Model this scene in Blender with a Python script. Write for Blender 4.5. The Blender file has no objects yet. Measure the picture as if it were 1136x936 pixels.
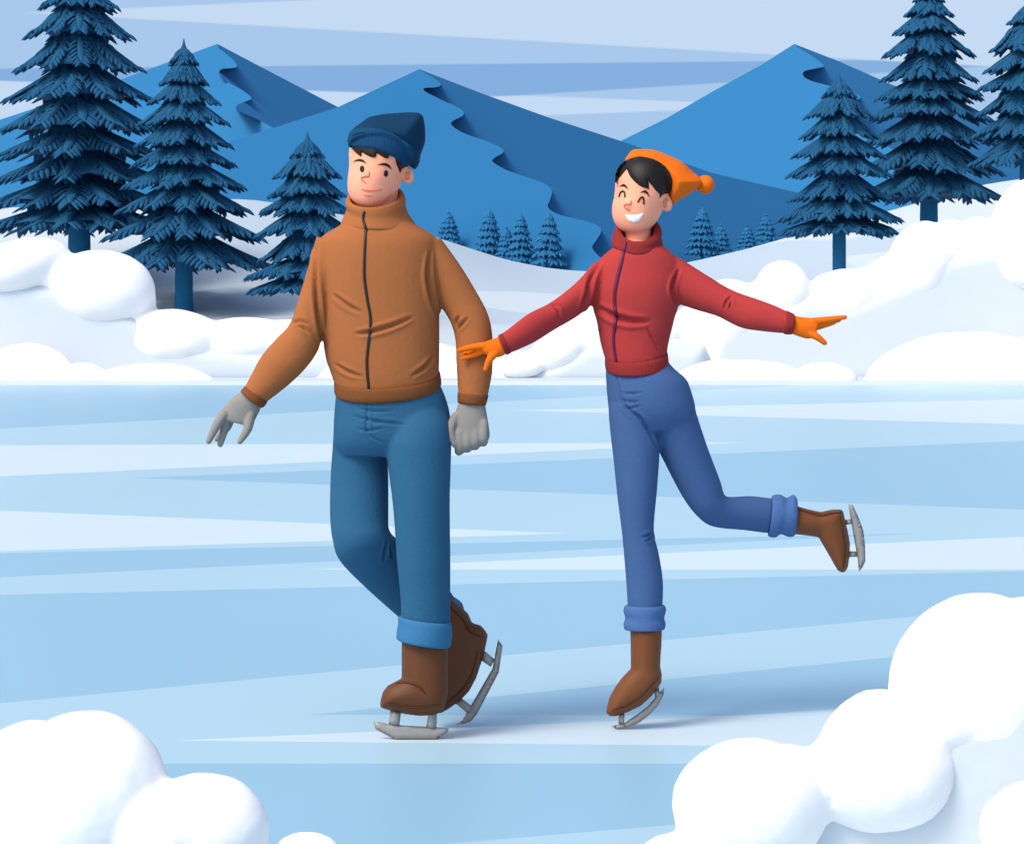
import bpy, bmesh, math, random
import numpy as np
from mathutils import Vector, Matrix, noise as mnoise
from mathutils.bvhtree import BVHTree
from mathutils.geometry import delaunay_2d_cdt

random.seed(7)
C = bpy.context.scene.collection
F, CX, HY, H = 2904.0, 568.0, 330.0, 1.3444      # lens in picture units, eye height in metres
EXPO = 0.48
CAM = Vector((0, 0, H))


def P(px, py, D):
    return Vector(((px - CX) * D / F, D, H - (py - HY) * D / F))


def to_px(v):
    return (CX + F * v[0] / v[1], HY - F * (v[2] - H) / v[1])


def ground_D(py):
    return F * H / (py - HY)


# ------------------------------------------------------------------ materials
def s2l(c):
    c = c / 255.0
    return c / 12.92 if c <= 0.04045 else ((c + 0.055) / 1.055) ** 2.4


def lin(rgb, k=1.0):
    return tuple(min(0.95, s2l(c) * k) for c in rgb) + (1.0,)


def mat(name, rgb, k=1.0, rough=0.85, spec=0.2, var=0.06, vscale=6.0, bump=0.0, bscale=200.0, metallic=0.0, sheen=0.0, weave=False, sss=0.0, rib=0.0):
    m = bpy.data.materials.new(name)
    m.use_nodes = True
    nt = m.node_tree
    b = nt.nodes['Principled BSDF']
    base = lin(rgb, k)
    tc = nt.nodes.new('ShaderNodeTexCoord')
    n = nt.nodes.new('ShaderNodeTexNoise')
    n.inputs['Scale'].default_value = vscale
    n.inputs['Detail'].default_value = 5
    nt.links.new(tc.outputs['Object'], n.inputs['Vector'])
    mx = nt.nodes.new('ShaderNodeMix')
    mx.data_type = 'RGBA'
    mx.inputs[6].default_value = tuple(c * (1 - var) for c in base[:3]) + (1,)
    mx.inputs[7].default_value = tuple(min(.97, c * (1 + var)) for c in base[:3]) + (1,)
    nt.links.new(n.outputs['Fac'], mx.inputs[0])
    nt.links.new(mx.outputs[2], b.inputs['Base Color'])
    b.inputs['Roughness'].default_value = rough
    b.inputs['Specular IOR Level'].default_value = spec
    b.inputs['Metallic'].default_value = metallic
    if sheen:
        b.inputs['Sheen Weight'].default_value = sheen
    if sss:
        b.inputs['Subsurface Weight'].default_value = sss
        b.inputs['Subsurface Radius'].default_value = (0.02, 0.008, 0.005)
        b.inputs['Subsurface Scale'].default_value = 0.3
    if bump:
        if weave:
            t = nt.nodes.new('ShaderNodeTexWave')
            t.wave_type = 'BANDS'
            t.bands_direction = 'X' if rib else 'DIAGONAL'
            t.inputs['Scale'].default_value = rib or bscale
            t.inputs['Distortion'].default_value = 1.5
            t.inputs['Detail'].default_value = 2
            out = t.outputs['Fac']
        else:
            t = nt.nodes.new('ShaderNodeTexNoise')
            t.inputs['Scale'].default_value = bscale
            t.inputs['Detail'].default_value = 3
            out = t.outputs['Fac']
        nt.links.new(tc.outputs['Object'], t.inputs['Vector'])
        bp = nt.nodes.new('ShaderNodeBump')
        bp.inputs['Strength'].default_value = bump
        bp.inputs['Distance'].default_value = 0.004
        nt.links.new(out, bp.inputs['Height'])
        nt.links.new(bp.outputs['Normal'], b.inputs['Normal'])
    return m


KF = 0.86    # people
KI = 0.69   # ice
M = {}
M['skin'] = mat('skin', (251, 157, 127), 1.1, 0.6, 0.25, 0.02, 20, 0.05, 300)
M['skin_line'] = mat('skin_line', (226, 112, 88), KF, 0.7, .2, .02)
M['skin_ear'] = mat('skin_ear', (222, 132, 112), KF, 0.7, .2, .02)
M['black'] = mat('black_hair', (20, 16, 14), KF, 0.55, .3, .15, 60, .2, 150)
M['white'] = mat('teeth', (255, 255, 255), .95, .4, .4, .01)
M['tan'] = mat('tan_jacket_cloth', (170, 105, 62), .82, .9, .15, .04, 9, .25, 70)
M['tan_dark'] = mat('brown_rib_cloth', (126, 77, 43), .84, .9, .15, .05, 9, .35, 300, weave=True, rib=55)
M['zip'] = mat('zip', (28, 26, 26), KF, .5, .4, .05)
M['red'] = mat('red_jacket_cloth', (191, 66, 66), .72, .9, .15, .04, 9, .25, 70)
M['red_dark'] = mat('dark_red_rib_cloth', (162, 54, 55), .66, .9, .15, .05, 9, .35, 300, weave=True, rib=55)
M['zip_purple'] = mat('purple_zip', (95, 8, 62), KF, .5, .4, .05)
M['denim'] = mat('teal_denim', (49, 102, 139), .77, .92, .12, .06, 12, .35, 160)
M['denim_cuff'] = mat('teal_denim_inside', (66, 131, 180), .68, .92, .12, .06, 12, .35, 160)
M['jean'] = mat('blue_denim', (69, 101, 151), .82, .92, .12, .06, 12, .35, 160)
M['jean_cuff'] = mat('blue_denim_inside', (84, 120, 178), .70, .92, .12, .06, 12, .35, 160)
M['boot_dark'] = mat('dark_brown_leather', (110, 64, 32), .66, .6, .3, .1, 14, .1, 120)
M['boot'] = mat('brown_leather', (130, 76, 39), .66, .6, .3, .1, 14, .1, 120)
M['welt'] = mat('boot_welt', (84, 48, 26), KF, .7, .2, .05)
M['steel'] = mat('grey_steel', (150, 150, 150), KF, .45, .5, .05, 30)
M['steel_dark'] = mat('grey_steel_edge', (122, 122, 122), KF, .45, .5, .05, 30)
M['glove_grey'] = mat('grey_knit', (152, 150, 146), .80, .95, .1, .05, 20, .25, 350, weave=True)
M['orange'] = mat('orange_knit', (246, 117, 28), .82, .95, .1, .04, 20, .2, 300, weave=True)
M['hat'] = mat('navy_knit', (22, 69, 108), .55, .95, .1, .05, 20, .4, 300, weave=True, rib=45)
M['hat_brim'] = mat('blue_knit', (26, 80, 124), .62, .95, .1, .05, 20, .4, 300, weave=True, rib=45)
M['snow'] = mat('fresh_snow', (251, 252, 254), 0.90, .8, .15, .015, 3, .25, 40)
M['shaded'] = mat('shaded_snow', (228, 240, 252), 0.72, .8, .15, .02, 3, .3, 30)  # pale blue paints in the shade on the lower parts of the banks
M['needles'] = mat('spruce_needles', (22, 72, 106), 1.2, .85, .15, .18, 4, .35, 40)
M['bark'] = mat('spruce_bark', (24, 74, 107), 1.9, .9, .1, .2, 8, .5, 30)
M['needles_far'] = mat('hazed_spruce_needles', (36, 97, 140), 1.1, .9, .1, .12, .2, .3, 2)  # fading of the far trees in haze is put into this bluer colour
M['rock_c'] = mat('blue_mountain', (55, 135, 197), .51, .95, .05, .03, .01)
M['rock_b'] = mat('pale_blue_mountain', (62, 146, 209), .51, .95, .05, .03, .01)
M['ice_m'] = mat('ice', (183, 222, 241), KI * 1.05, .42, .28, .02, .6, .05, 8)
M['ice_d'] = mat('clear_blue_ice', (158, 206, 234), KI * 1.03, .42, .28, .02, .6, .05, 8)
M['ice_l'] = mat('frosted_ice', (216, 238, 250), KI * 1.05, .48, .25, .02, .6, .05, 8)


# ------------------------------------------------------------------ mesh helpers
def mesh_of(verts, faces):
    me = bpy.data.meshes.new('m')
    me.from_pydata([tuple(v) for v in verts], [], faces)
    me.validate()
    bm = bmesh.new()
    bm.from_mesh(me)
    bmesh.ops.recalc_face_normals(bm, faces=bm.faces)
    bm.to_mesh(me)
    bm.free()
    return me


def link(name, me, m, parent=None, origin=None, smooth=True):
    """One mesh object; vertices arrive in world space and are stored about the origin of the thing."""
    me.name = name
    if parent is not None:
        r = parent
        off = Vector()
        while r is not None:
            off += r.location
            r = r.parent
    else:
        off = Vector(origin) if origin is not None else Vector()
    me.transform(Matrix.Translation(-off))
    ms = m if isinstance(m, (list, tuple)) else [m]
    for x in ms:
        me.materials.append(x)
    if smooth:
        for p in me.polygons:
            p.use_smooth = True
    o = bpy.data.objects.new(name, me)
    C.objects.link(o)
    if parent is not None:
        o.parent = parent
    else:
        o.location = off
    return o


def tag(o, label, cat, group=None, kind=None):
    if label:
        o['label'] = label
    if cat:
        o['category'] = cat
    if group:
        o['group'] = group
    if kind:
        o['kind'] = kind
    return o


def catmull(rows, sub):
    A = np.array(rows, float)
    n = len(A)
    out = []
    for i in range(n - 1):
        p0, p1, p2, p3 = A[max(i - 1, 0)], A[i], A[i + 1], A[min(i + 2, n - 1)]
        for k in range(sub):
            t = k / sub
            out.append(0.5 * (2 * p1 + (p2 - p0) * t + (2 * p0 - 5 * p1 + 4 * p2 - p3) * t * t + (3 * p1 - p0 - 3 * p2 + p3) * t ** 3))
    out.append(A[-1])
    return np.array(out)


def rings_mesh(rings, caps=True, closed_loop=False):
    n = len(rings[0])
    V, Fc = [], []
    for r in rings:
        V += r
    k = len(rings)
    for i in range(k - 1 if not closed_loop else k):
        a, b = i * n, ((i + 1) % k) * n
        for j in range(n):
            j2 = (j + 1) % n
            Fc.append((a + j, a + j2, b + j2, b + j))
    if caps and not closed_loop:
        c0 = sum((Vector(v) for v in rings[0]), Vector()) / n
        c1 = sum((Vector(v) for v in rings[-1]), Vector()) / n
        V.append(c0)
        V.append(c1)
        i0, i1 = len(V) - 2, len(V) - 1
        for j in range(n):
            Fc.append((i0, (j + 1) % n, j))
            Fc.append((i1, (k - 1) * n + j, (k - 1) * n + (j + 1) % n))
    return V, Fc


def loft(rows, n=28, sub=5, power=1.0, caps=True):
    """rows: (left_px, left_py, right_px, right_py, D, half_depth_m, front_drop_px)"""
    rows = [tuple(r) + (0,) * (7 - len(r)) for r in rows]
    A = catmull(rows, sub)
    rings = []
    for (lx, ly, rx, ry, D, th, drop) in A:
        L, R = P(lx, ly, D), P(rx, ry, D)
        c, u = (L + R) / 2, (R - L) / 2
        v = Vector((0, th, drop * D / F))
        ring = []
        for j in range(n):
            a = 2 * math.pi * j / n
            ca, sa = math.cos(a), math.sin(a)
            ca = math.copysign(abs(ca) ** power, ca)
            sa = math.copysign(abs(sa) ** power, sa)
            ring.append(c + u * ca + v * sa)
        rings.append(ring)
    return rings_mesh(rings, caps)


def tube3(pts, n=10, sub=4, flat=1.0, ref=Vector((0, 1, 0))):
    """pts: (Vector, radius); a tapered limb with rounded ends"""
    A = catmull([tuple(p) + (r,) for p, r in pts], sub)
    rings = []
    m = len(A)
    for i in range(m):
        p = Vector(A[i][:3])
        t = (Vector(A[min(i + 1, m - 1)][:3]) - Vector(A[max(i - 1, 0)][:3])).normalized()
        a = t.cross(ref)
        if a.length < 1e-3:
            a = t.cross(Vector((1, 0, 0)))
        a.normalize()
        b = t.cross(a)
        r = A[i][3]
        if i == 0:
            for q, s in ((.95, .35), (.55, .85)):
                rings.append([p - t * r * q + (a * math.cos(2 * math.pi * j / n) + b * math.sin(2 * math.pi * j / n) * flat) * r * s for j in range(n)])
        rings.append([p + (a * math.cos(2 * math.pi * j / n) + b * math.sin(2 * math.pi * j / n) * flat) * r for j in range(n)])
        if i == m - 1:
            for q, s in ((.55, .85), (.95, .35)):
                rings.append([p + t * r * q + (a * math.cos(2 * math.pi * j / n) + b * math.sin(2 * math.pi * j / n) * flat) * r * s for j in range(n)])
    return rings_mesh(rings, True)


def px_tube(pts, n=10, sub=4, flat=1.0):
    """pts: (px, py, D, r_px)"""
    return tube3([(P(x, y, D), r * D / F) for x, y, D, r in pts], n, sub, flat)


def ellipsoid(c, rx, ry, rz, nu=24, nv=16, rot=0.0):
    rings = []
    for i in range(1, nv):
        ph = math.pi * i / nv
        ring = []
        for j in range(nu):
            th = 2 * math.pi * j / nu
            x, y, z = rx * math.sin(ph) * math.cos(th), ry * math.sin(ph) * math.sin(th), rz * math.cos(ph)
            if rot:
                x, z = x * math.cos(rot) - z * math.sin(rot), x * math.sin(rot) + z * math.cos(rot)
            ring.append(Vector(c) + Vector((x, y, z)))
        rings.append(ring)
    return rings_mesh(rings, True)


def px_ell(px, py, D, rx, ry, rd, rot=0.0, nu=24, nv=16):
    s = D / F
    return ellipsoid(P(px, py, D), rx * s, rd, ry * s, nu, nv, rot)


def join(parts):
    V, Fc = [], []
    for v, f in parts:
        o = len(V)
        V += list(v)
        Fc += [tuple(i + o for i in q) for q in f]
    return V, Fc


def union(parts, voxel, smooth=4, factor=0.5):
    """closed shapes fused into one continuous skin"""
    me = mesh_of(*join(parts))
    o = bpy.data.objects.new('t', me)
    C.objects.link(o)
    r = o.modifiers.new('r', 'REMESH')
    r.mode = 'VOXEL'
    r.voxel_size = voxel
    r.adaptivity = 0.0
    if smooth:
        s = o.modifiers.new('s', 'SMOOTH')
        s.iterations = smooth
        s.factor = factor
    dg = bpy.context.evaluated_depsgraph_get()
    out = bpy.data.meshes.new_from_object(o.evaluated_get(dg))
    bpy.data.objects.remove(o)
    bpy.data.meshes.remove(me)
    return out


def smooth_poly(poly, sub=4):
    A = np.array(poly, float)
    n = len(A)
    out = []
    for i in range(n):
        p0, p1, p2, p3 = A[i - 1], A[i], A[(i + 1) % n], A[(i + 2) % n]
        for k in range(sub):
            t = k / sub
            out.append(0.5 * (2 * p1 + (p2 - p0) * t + (2 * p0 - 5 * p1 + 4 * p2 - p3) * t * t + (3 * p1 - p0 - 3 * p2 + p3) * t ** 3))
    return np.array(out)


def resample(poly, step):
    A = np.array(poly, float)
    out = []
    for i in range(len(A)):
        a, b = A[i], A[(i + 1) % len(A)]
        k = max(1, int(round(np.linalg.norm(b - a) / step)))
        for j in range(k):
            out.append(a + (b - a) * j / k)
    return np.array(out)


def seg_dist(pts, loop, closed=True):
    a = loop if closed else loop[:-1]
    b = np.roll(loop, -1, 0) if closed else loop[1:]
    d = b - a
    L = (d ** 2).sum(1) + 1e-12
    best = np.full(len(pts), 1e18)
    tt = np.zeros(len(pts))
    for i in range(len(a)):
        t = np.clip(((pts - a[i]) @ d[i]) / L[i], 0, 1)
        q = a[i] + t[:, None] * d[i]
        dd = ((pts - q) ** 2).sum(1)
        w = dd < best
        best[w] = dd[w]
        tt[w] = i + t[w]
    return np.sqrt(best), tt


def inside(pts, loop):
    r = np.zeros(len(pts), bool)
    x, y = pts[:, 0], pts[:, 1]
    n = len(loop)
    j = n - 1
    for i in range(n):
        xi, yi = loop[i]
        xj, yj = loop[j]
        w = ((yi > y) != (yj > y)) & (x < (xj - xi) * (y - yi) / (yj - yi + 1e-12) + xi)
        r ^= w
        j = i
    return r


def fill(poly, step):
    """triangulated interior of an outline; returns points, triangles, number of rim points, distance to rim"""
    rim = resample(poly, step)
    nb = len(rim)
    lo, hi = rim.min(0), rim.max(0)
    gx, gy = np.meshgrid(np.arange(lo[0] + step / 2, hi[0], step), np.arange(lo[1] + step / 2, hi[1], step))
    g = np.stack([gx.ravel(), gy.ravel()], 1)
    if len(g):
        g = g[inside(g, rim)]
    if len(g):
        d, _ = seg_dist(g, rim)
        g = g[d > step * 0.6]
    pts = np.vstack([rim, g]) if len(g) else rim
    r = delaunay_2d_cdt([Vector(p) for p in pts], [], [list(range(nb))], 1, 1e-6)
    V = np.array([tuple(v) for v in r[0]])
    d, _ = seg_dist(V, rim)
    return V, [tuple(f) for f in r[2]], d


def inflate(poly, D, T, R, step=3.0, smooth=0, back=1.0, slant=None):
    """a rounded solid with the given outline: depth grows from the rim inward over R"""
    poly = smooth_poly(poly, smooth) if smooth else np.array(poly, float)
    V, tri, d = fill(poly, step)
    h = T * np.sqrt(np.maximum(0, 1 - (1 - np.minimum(d / R, 1)) ** 2))
    rim = d < 1e-4
    Dv = np.array([slant(x, y) for x, y in V]) if slant else np.full(len(V), D)
    W = [P(V[i][0], V[i][1], Dv[i] - h[i]) for i in range(len(V))]
    idx = {}
    for i in range(len(V)):
        if rim[i]:
            idx[i] = i
        else:
            idx[i] = len(W)
            W.append(P(V[i][0], V[i][1], Dv[i] + h[i] * back))
    faces = list(tri) + [(idx[c], idx[b], idx[a]) for a, b, c in tri]
    return W, faces


def slab(poly, D, T, edge=0.8, step=None, slant=None):
    return inflate(poly, D, T, edge, step or 4.0, 0, 1.0, slant)


def bvh_of(*objs):
    V, Fc = [], []
    for o in objs:
        off = Vector()
        r = o
        while r is not None:
            off += r.location
            r = r.parent
        b = len(V)
        V += [v.co + off for v in o.data.vertices]
        Fc += [tuple(b + i for i in p.vertices) for p in o.data.polygons]
    return BVHTree.FromPolygons(V, Fc)


def hit_D(bvh, px, py, guess):
    d = (P(px, py, 1.0) - CAM).normalized()
    loc, nor, i, dist = bvh.ray_cast(CAM, d)
    if loc is not None:
        return loc.y
    q = bvh.find_nearest(P(px, py, guess))
    return q[0].y if q[0] is not None else guess


def patch(poly, bvh, guess, lift, R, step=1.5, smooth=0, sink=0.006, base=0.0016):
    """a raised piece that hugs the surface below it"""
    poly = smooth_poly(poly, smooth) if smooth else np.array(poly, float)
    V, tri, d = fill(poly, step)
    h = base + lift * np.sqrt(np.maximum(0, 1 - (1 - np.minimum(d / R, 1)) ** 2))
    Ds = [hit_D(bvh, x, y, guess) for x, y in V]
    n = len(V)
    W = [P(V[i][0], V[i][1], Ds[i] - h[i]) for i in range(n)] + [P(V[i][0], V[i][1], Ds[i] + sink) for i in range(n)]
    faces = list(tri) + [(c + n, b + n, a + n) for a, b, c in tri]
    edges = {}
    for a, b, c in tri:
        for e in ((a, b), (b, c), (c, a)):
            edges[e] = 1
    for (a, b) in edges:
        if (b, a) not in edges:
            faces.append((b, a, a + n, b + n))
    return W, faces


def ribbon(line, w0, w1=None, sub=5):
    """outline of a stroke that is w0 wide in the middle and tapers to its ends"""
    A = catmull(line, sub)
    n = len(A)
    L, R = [], []
    for i in range(n):
        t = A[min(i + 1, n - 1)] - A[max(i - 1, 0)]
        t = t / (np.linalg.norm(t) + 1e-9)
        nn = np.array([-t[1], t[0]])
        s = i / (n - 1)
        w = (w1 if w1 is not None else 0.25 * w0) + (w0 - (w1 if w1 is not None else 0.25 * w0)) * math.sin(math.pi * s)
        L.append(A[i] + nn * w / 2)
        R.append(A[i] - nn * w / 2)
    return np.array(L + R[::-1])


def grooves(me, strokes, off=Vector()):
    """press folds into a cloth mesh (world space): (polyline px, width px, depth m)"""
    n = len(me.vertices)
    co = np.zeros(n * 3)
    me.vertices.foreach_get('co', co)
    co = co.reshape(-1, 3)
    no = np.array([tuple(v.normal) for v in me.vertices])
    px = np.stack([CX + F * co[:, 0] / co[:, 1], HY - F * (co[:, 2] - H) / co[:, 1]], 1)
    front = no[:, 1] < -0.05
    shift = np.zeros(n)
    for line, w, dep in strokes:
        A = catmull(line, 6)
        box = (px[:, 0] > A[:, 0].min() - 3 * w) & (px[:, 0] < A[:, 0].max() + 3 * w) & (px[:, 1] > A[:, 1].min() - 3 * w) & (px[:, 1] < A[:, 1].max() + 3 * w) & front
        ids = np.where(box)[0]
        if not len(ids):
            continue
        d, t = seg_dist(px[ids], A, closed=False)
        s = np.sin(np.pi * np.clip(t / (len(A) - 1), 0, 1)) ** 0.6
        ww = w * (0.5 + 0.5 * s)
        x = d / ww
        prof = -dep * np.exp(-(x * 1.3) ** 2) + 0.45 * dep * np.exp(-((x - 1.7) * 1.4) ** 2)
        shift[ids] += prof * s
    co += no * shift[:, None]
    me.vertices.foreach_set('co', co.ravel())
    me.update()


def Z(scale, ox, oy, pts):
    return [(ox + x / scale, oy + y / scale) for x, y in pts]


def z1(pts): return Z(5.1636, 360, 110, pts)
def z2(pts): return Z(6.2389, 640, 150, pts)
def z3(pts): return Z(3.1556, 220, 240, pts)
def z4(pts): return Z(2.2286, 340, 420, pts)
def z5(pts): return Z(2.4696, 500, 250, pts)
def z6(pts): return Z(2.1265, 640, 400, pts)


# ================================================================== SETTING
# ---- ice: one sheet with streaks of clearer and frosted ice lying a millimetre or so proud of each other
def gp(px, py, z):
    D = F * (H - z) / (py - HY)
    return ((px - CX) * D / F, D, z)


ICE_FAR = ground_D(427)
streaks = [
    ('d', [(-900, 427.3), (884, 427.3), (0, 475.5), (-900, 524)]),
    ('l', [(-900, 497.5), (830, 490.5), (-900, 569)]),
    ('l', [(568, 455), (1136, 443), (2000, 425.5 + 2), (2000, 494), (1136, 470.6)]),
    ('d', [(152, 530), (1136, 489), (2000, 453), (2000, 631), (1136, 565)]),
    ('l', [(-900, 530), (630, 591.5), (-900, 639)]),
    ('d', [(-900, 633), (1030, 591), (-900, 683)]),
    ('l', [(345, 631.5), (1136, 595), (2000, 555), (2000, 631.5)]),
    ('d', [(-900, 681), (0, 659.5), (1136, 633.3), (1600, 622.5), (1600, 628), (1136, 672), (0, 779.7), (-900, 865)]),
    ('d', [(343, 792.5), (1136, 714), (2000, 628), (2000, 690), (1136, 770), (830, 793)]),
    ('l', [(192, 821), (1136, 779), (2000, 740), (2000, 825), (1136, 826), (850, 827)]),
    ('d', [(-900, 846.5), (2000, 846.5), (2000, 2600), (-900, 2600)]),
    ('m', [(440, 940), (745, 914.5), (1136, 885), (2000, 820 + 30), (2000, 2500), (440, 2500)]),
]
V2, E2, polys = [(-30, -15), (30, -15), (30, ICE_FAR + .02), (-30, ICE_FAR + .02)], [(0, 1), (1, 2), (2, 3), (3, 0)], []
for c, poly in streaks:
    b = len(V2)
    q = [gp(x, y, 0)[:2] for x, y in poly]
    polys.append((c, np.array(q)))
    E2 += [(b + i, b + (i + 1) % len(q)) for i in range(len(q))]
    V2 += q
cd = delaunay_2d_cdt([Vector(v) for v in V2], E2, [], 0, 1e-5)
V, Fc, mi = [(v[0], v[1], 0.0) for v in cd[0]], [], []
for f in cd[2]:
    cxy = sum((Vector(cd[0][i]) for i in f), Vector((0, 0))) / len(f)
    if abs(cxy.x) > 30 or not -15 < cxy.y < ICE_FAR + .02:
        continue
    c = 'm'
    for k, q in polys:
        if inside(np.array([[cxy.x, cxy.y]]), q)[0]:
            c = k
    Fc.append(tuple(f))
    mi.append({'m': 0, 'd': 1, 'l': 2}[c])
me = bpy.data.meshes.new('ice')
me.from_pydata(V, [], Fc)
for p, k in zip(me.polygons, mi):
    p.material_index = k
bm = bmesh.new()
bm.from_mesh(me)
for f in bm.faces:
    if f.normal.z < 0:
        f.normal_flip()
bm.to_mesh(me)
bm.free()
ice = link('ice', me, [M['ice_m'], M['ice_d'], M['ice_l']], smooth=False)
tag(ice, 'frozen lake in long pale and mid blue streaks under both skaters', 'ice', kind='structure')

# ---- snow ground: bank round the lake, a valley saddle, then flat land to the horizon
crest_pts = [(-3000, 180), (-600, 205), (-200, 214), (0, 232), (80, 226), (180, 221), (280, 222), (330, 229), (400, 243), (480, 262), (560, 288), (610, 298), (655, 301.5), (700, 300), (760, 292), (830, 276), (900, 256), (980, 236), (1040, 219), (1090, 205), (1136, 198), (1400, 170), (2200, 130), (5000, 110)]
D_CREST = 62.0


def crest(px):
    xs = [p[0] for p in crest_pts]
    ys = [p[1] for p in crest_pts]
    return float(np.interp(px, xs, ys))


def ground_z(x, y):
    if abs(x) < 30 and -15 < y < ICE_FAR - .05:
        return -0.06
    if y < ICE_FAR - .05:
        return 0.15 + 0.4 * min(1, max(abs(x) - 30, -15 - y, 0) / 20)
    zc = 0
    for w, dx in ((.5, 0), (.25, -12), (.25, 12)):
        zc += w * (H + (HY - crest(CX + x * F / D_CREST + dx)) * D_CREST / F)
    if y <= D_CREST:
        t = max(0, (y - 45.0) / (D_CREST - 45.0))
        q = min(1, max(0, (y - 42.0) / 4.0))
        z0 = 0.06 + .46 * q * q * (3 - 2 * q)
        z = z0 + (zc - z0) * (t * t * (3 - 2 * t)) ** 0.9
        z += 0.10 * math.sin(x * 0.55 + 1.0) * math.sin(y * 0.5) * math.sin(math.pi * min(t, 1)) if t > 0 else 0
        return z
    t = min(1, (y - D_CREST) / 30.0)
    return zc + (0.4 - zc) * t * t * (3 - 2 * t)


ys = [-400, -120, -60, -30, -15.01, -14.9, 0, 20, ICE_FAR - .06, ICE_FAR - .04, ICE_FAR + .3] + list(np.linspace(41, D_CREST, 44)) + [D_CREST + .6, D_CREST + 2, 66, 70, 76, 84, 92, 120, 200, 400, 900, 2000, 5000, 14000]
xs = [-14000, -5000, -2000, -800, -300, -120, -60, -30.01, -29.9] + list(np.linspace(-22, 22, 111)) + [29.9, 30.01, 60, 120, 300, 800, 2000, 5000, 14000]
V = [(x, y, ground_z(x, y)) for y in ys for x in xs]
nx = len(xs)
Fc = [(j * nx + i, j * nx + i + 1, (j + 1) * nx + i + 1, (j + 1) * nx + i) for j in range(len(ys) - 1) for i in range(nx - 1)]
gm = bpy.data.materials.new('snow_ground')
gm.use_nodes = True
nt = gm.node_tree
b = nt.nodes['Principled BSDF']
b.inputs['Roughness'].default_value = .85
b.inputs['Specular IOR Level'].default_value = .15
tc = nt.nodes.new('ShaderNodeTexCoord')
# bluer, slightly darker patches with an outline of their own, wavy through a little noise
nz = nt.nodes.new('ShaderNodeTexNoise')
nz.inputs['Scale'].default_value = .35
nz.inputs['Detail'].default_value = 2
nt.links.new(tc.outputs['Object'], nz.inputs['Vector'])
GROUND_MAIN, GROUND_PATCH = lin((221, 238, 249), .63), lin((203, 225, 243), .62)
prev = None
for (cx_, cy_, rx_, ry_, colr) in [(0.3, 56.5, 6.9, 7.2, GROUND_PATCH), (-6.3, 61.0, 1.6, 3.5, GROUND_PATCH), (-4.9, 50.0, 1.6, 1.4, GROUND_PATCH), (0.9, 52.0, 1.9, 1.3, GROUND_MAIN), (8.4, 56.5, 1.7, 1.0, GROUND_PATCH)]:
    mp = nt.nodes.new('ShaderNodeMapping')
    mp.vector_type = 'POINT'
    mp.inputs['Location'].default_value = (-cx_ / rx_, -cy_ / ry_, 0)
    mp.inputs['Scale'].default_value = (1 / rx_, 1 / ry_, 0)
    nt.links.new(tc.outputs['Object'], mp.inputs['Vector'])
    ln = nt.nodes.new('ShaderNodeVectorMath')
    ln.operation = 'LENGTH'
    nt.links.new(mp.outputs[0], ln.inputs[0])
    ad = nt.nodes.new('ShaderNodeMath')
    ad.operation = 'MULTIPLY_ADD'
    nt.links.new(nz.outputs['Fac'], ad.inputs[0])
    ad.inputs[1].default_value = .35
    nt.links.new(ln.outputs['Value'], ad.inputs[2])
    mr = nt.nodes.new('ShaderNodeMapRange')
    mr.inputs['From Min'].default_value = 1.15
    mr.inputs['From Max'].default_value = 1.19
    mr.inputs['To Min'].default_value = 1
    mr.inputs['To Max'].default_value = 0
    nt.links.new(ad.outputs[0], mr.inputs['Value'])
    mx = nt.nodes.new('ShaderNodeMix')
    mx.data_type = 'RGBA'
    nt.links.new(mr.outputs[0], mx.inputs[0])
    if prev is None:
        mx.inputs[6].default_value = GROUND_MAIN
    else:
        nt.links.new(prev, mx.inputs[6])
    mx.inputs[7].default_value = colr
    prev = mx.outputs[2]
nt.links.new(prev, b.inputs['Base Color'])
bn = nt.nodes.new('ShaderNodeTexNoise')
bn.inputs['Scale'].default_value = 2.5
bn.inputs['Detail'].default_value = 6
nt.links.new(tc.outputs['Object'], bn.inputs['Vector'])
bp = nt.nodes.new('ShaderNodeBump')
bp.inputs['Strength'].default_value = .25
bp.inputs['Distance'].default_value = .05
nt.links.new(bn.outputs['Fac'], bp.inputs['Height'])
nt.links.new(bp.outputs['Normal'], b.inputs['Normal'])
ground = link('ground', mesh_of(V, Fc), gm)
tag(ground, 'pale blue snow slope dipping to a saddle behind the frozen lake', 'ground', kind='structure')


# ---- mountains: two planar faces that meet along a winding front ridge
def plane_fn(anchors):
    A = np.array([[1, x, y] for x, y, D in anchors], float)
    q = np.linalg.solve(A, np.array([1.0 / D for *_, D in anchors]))
    return lambda x, y: 1.0 / (q[0] + q[1] * x + q[2] * y)


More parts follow.
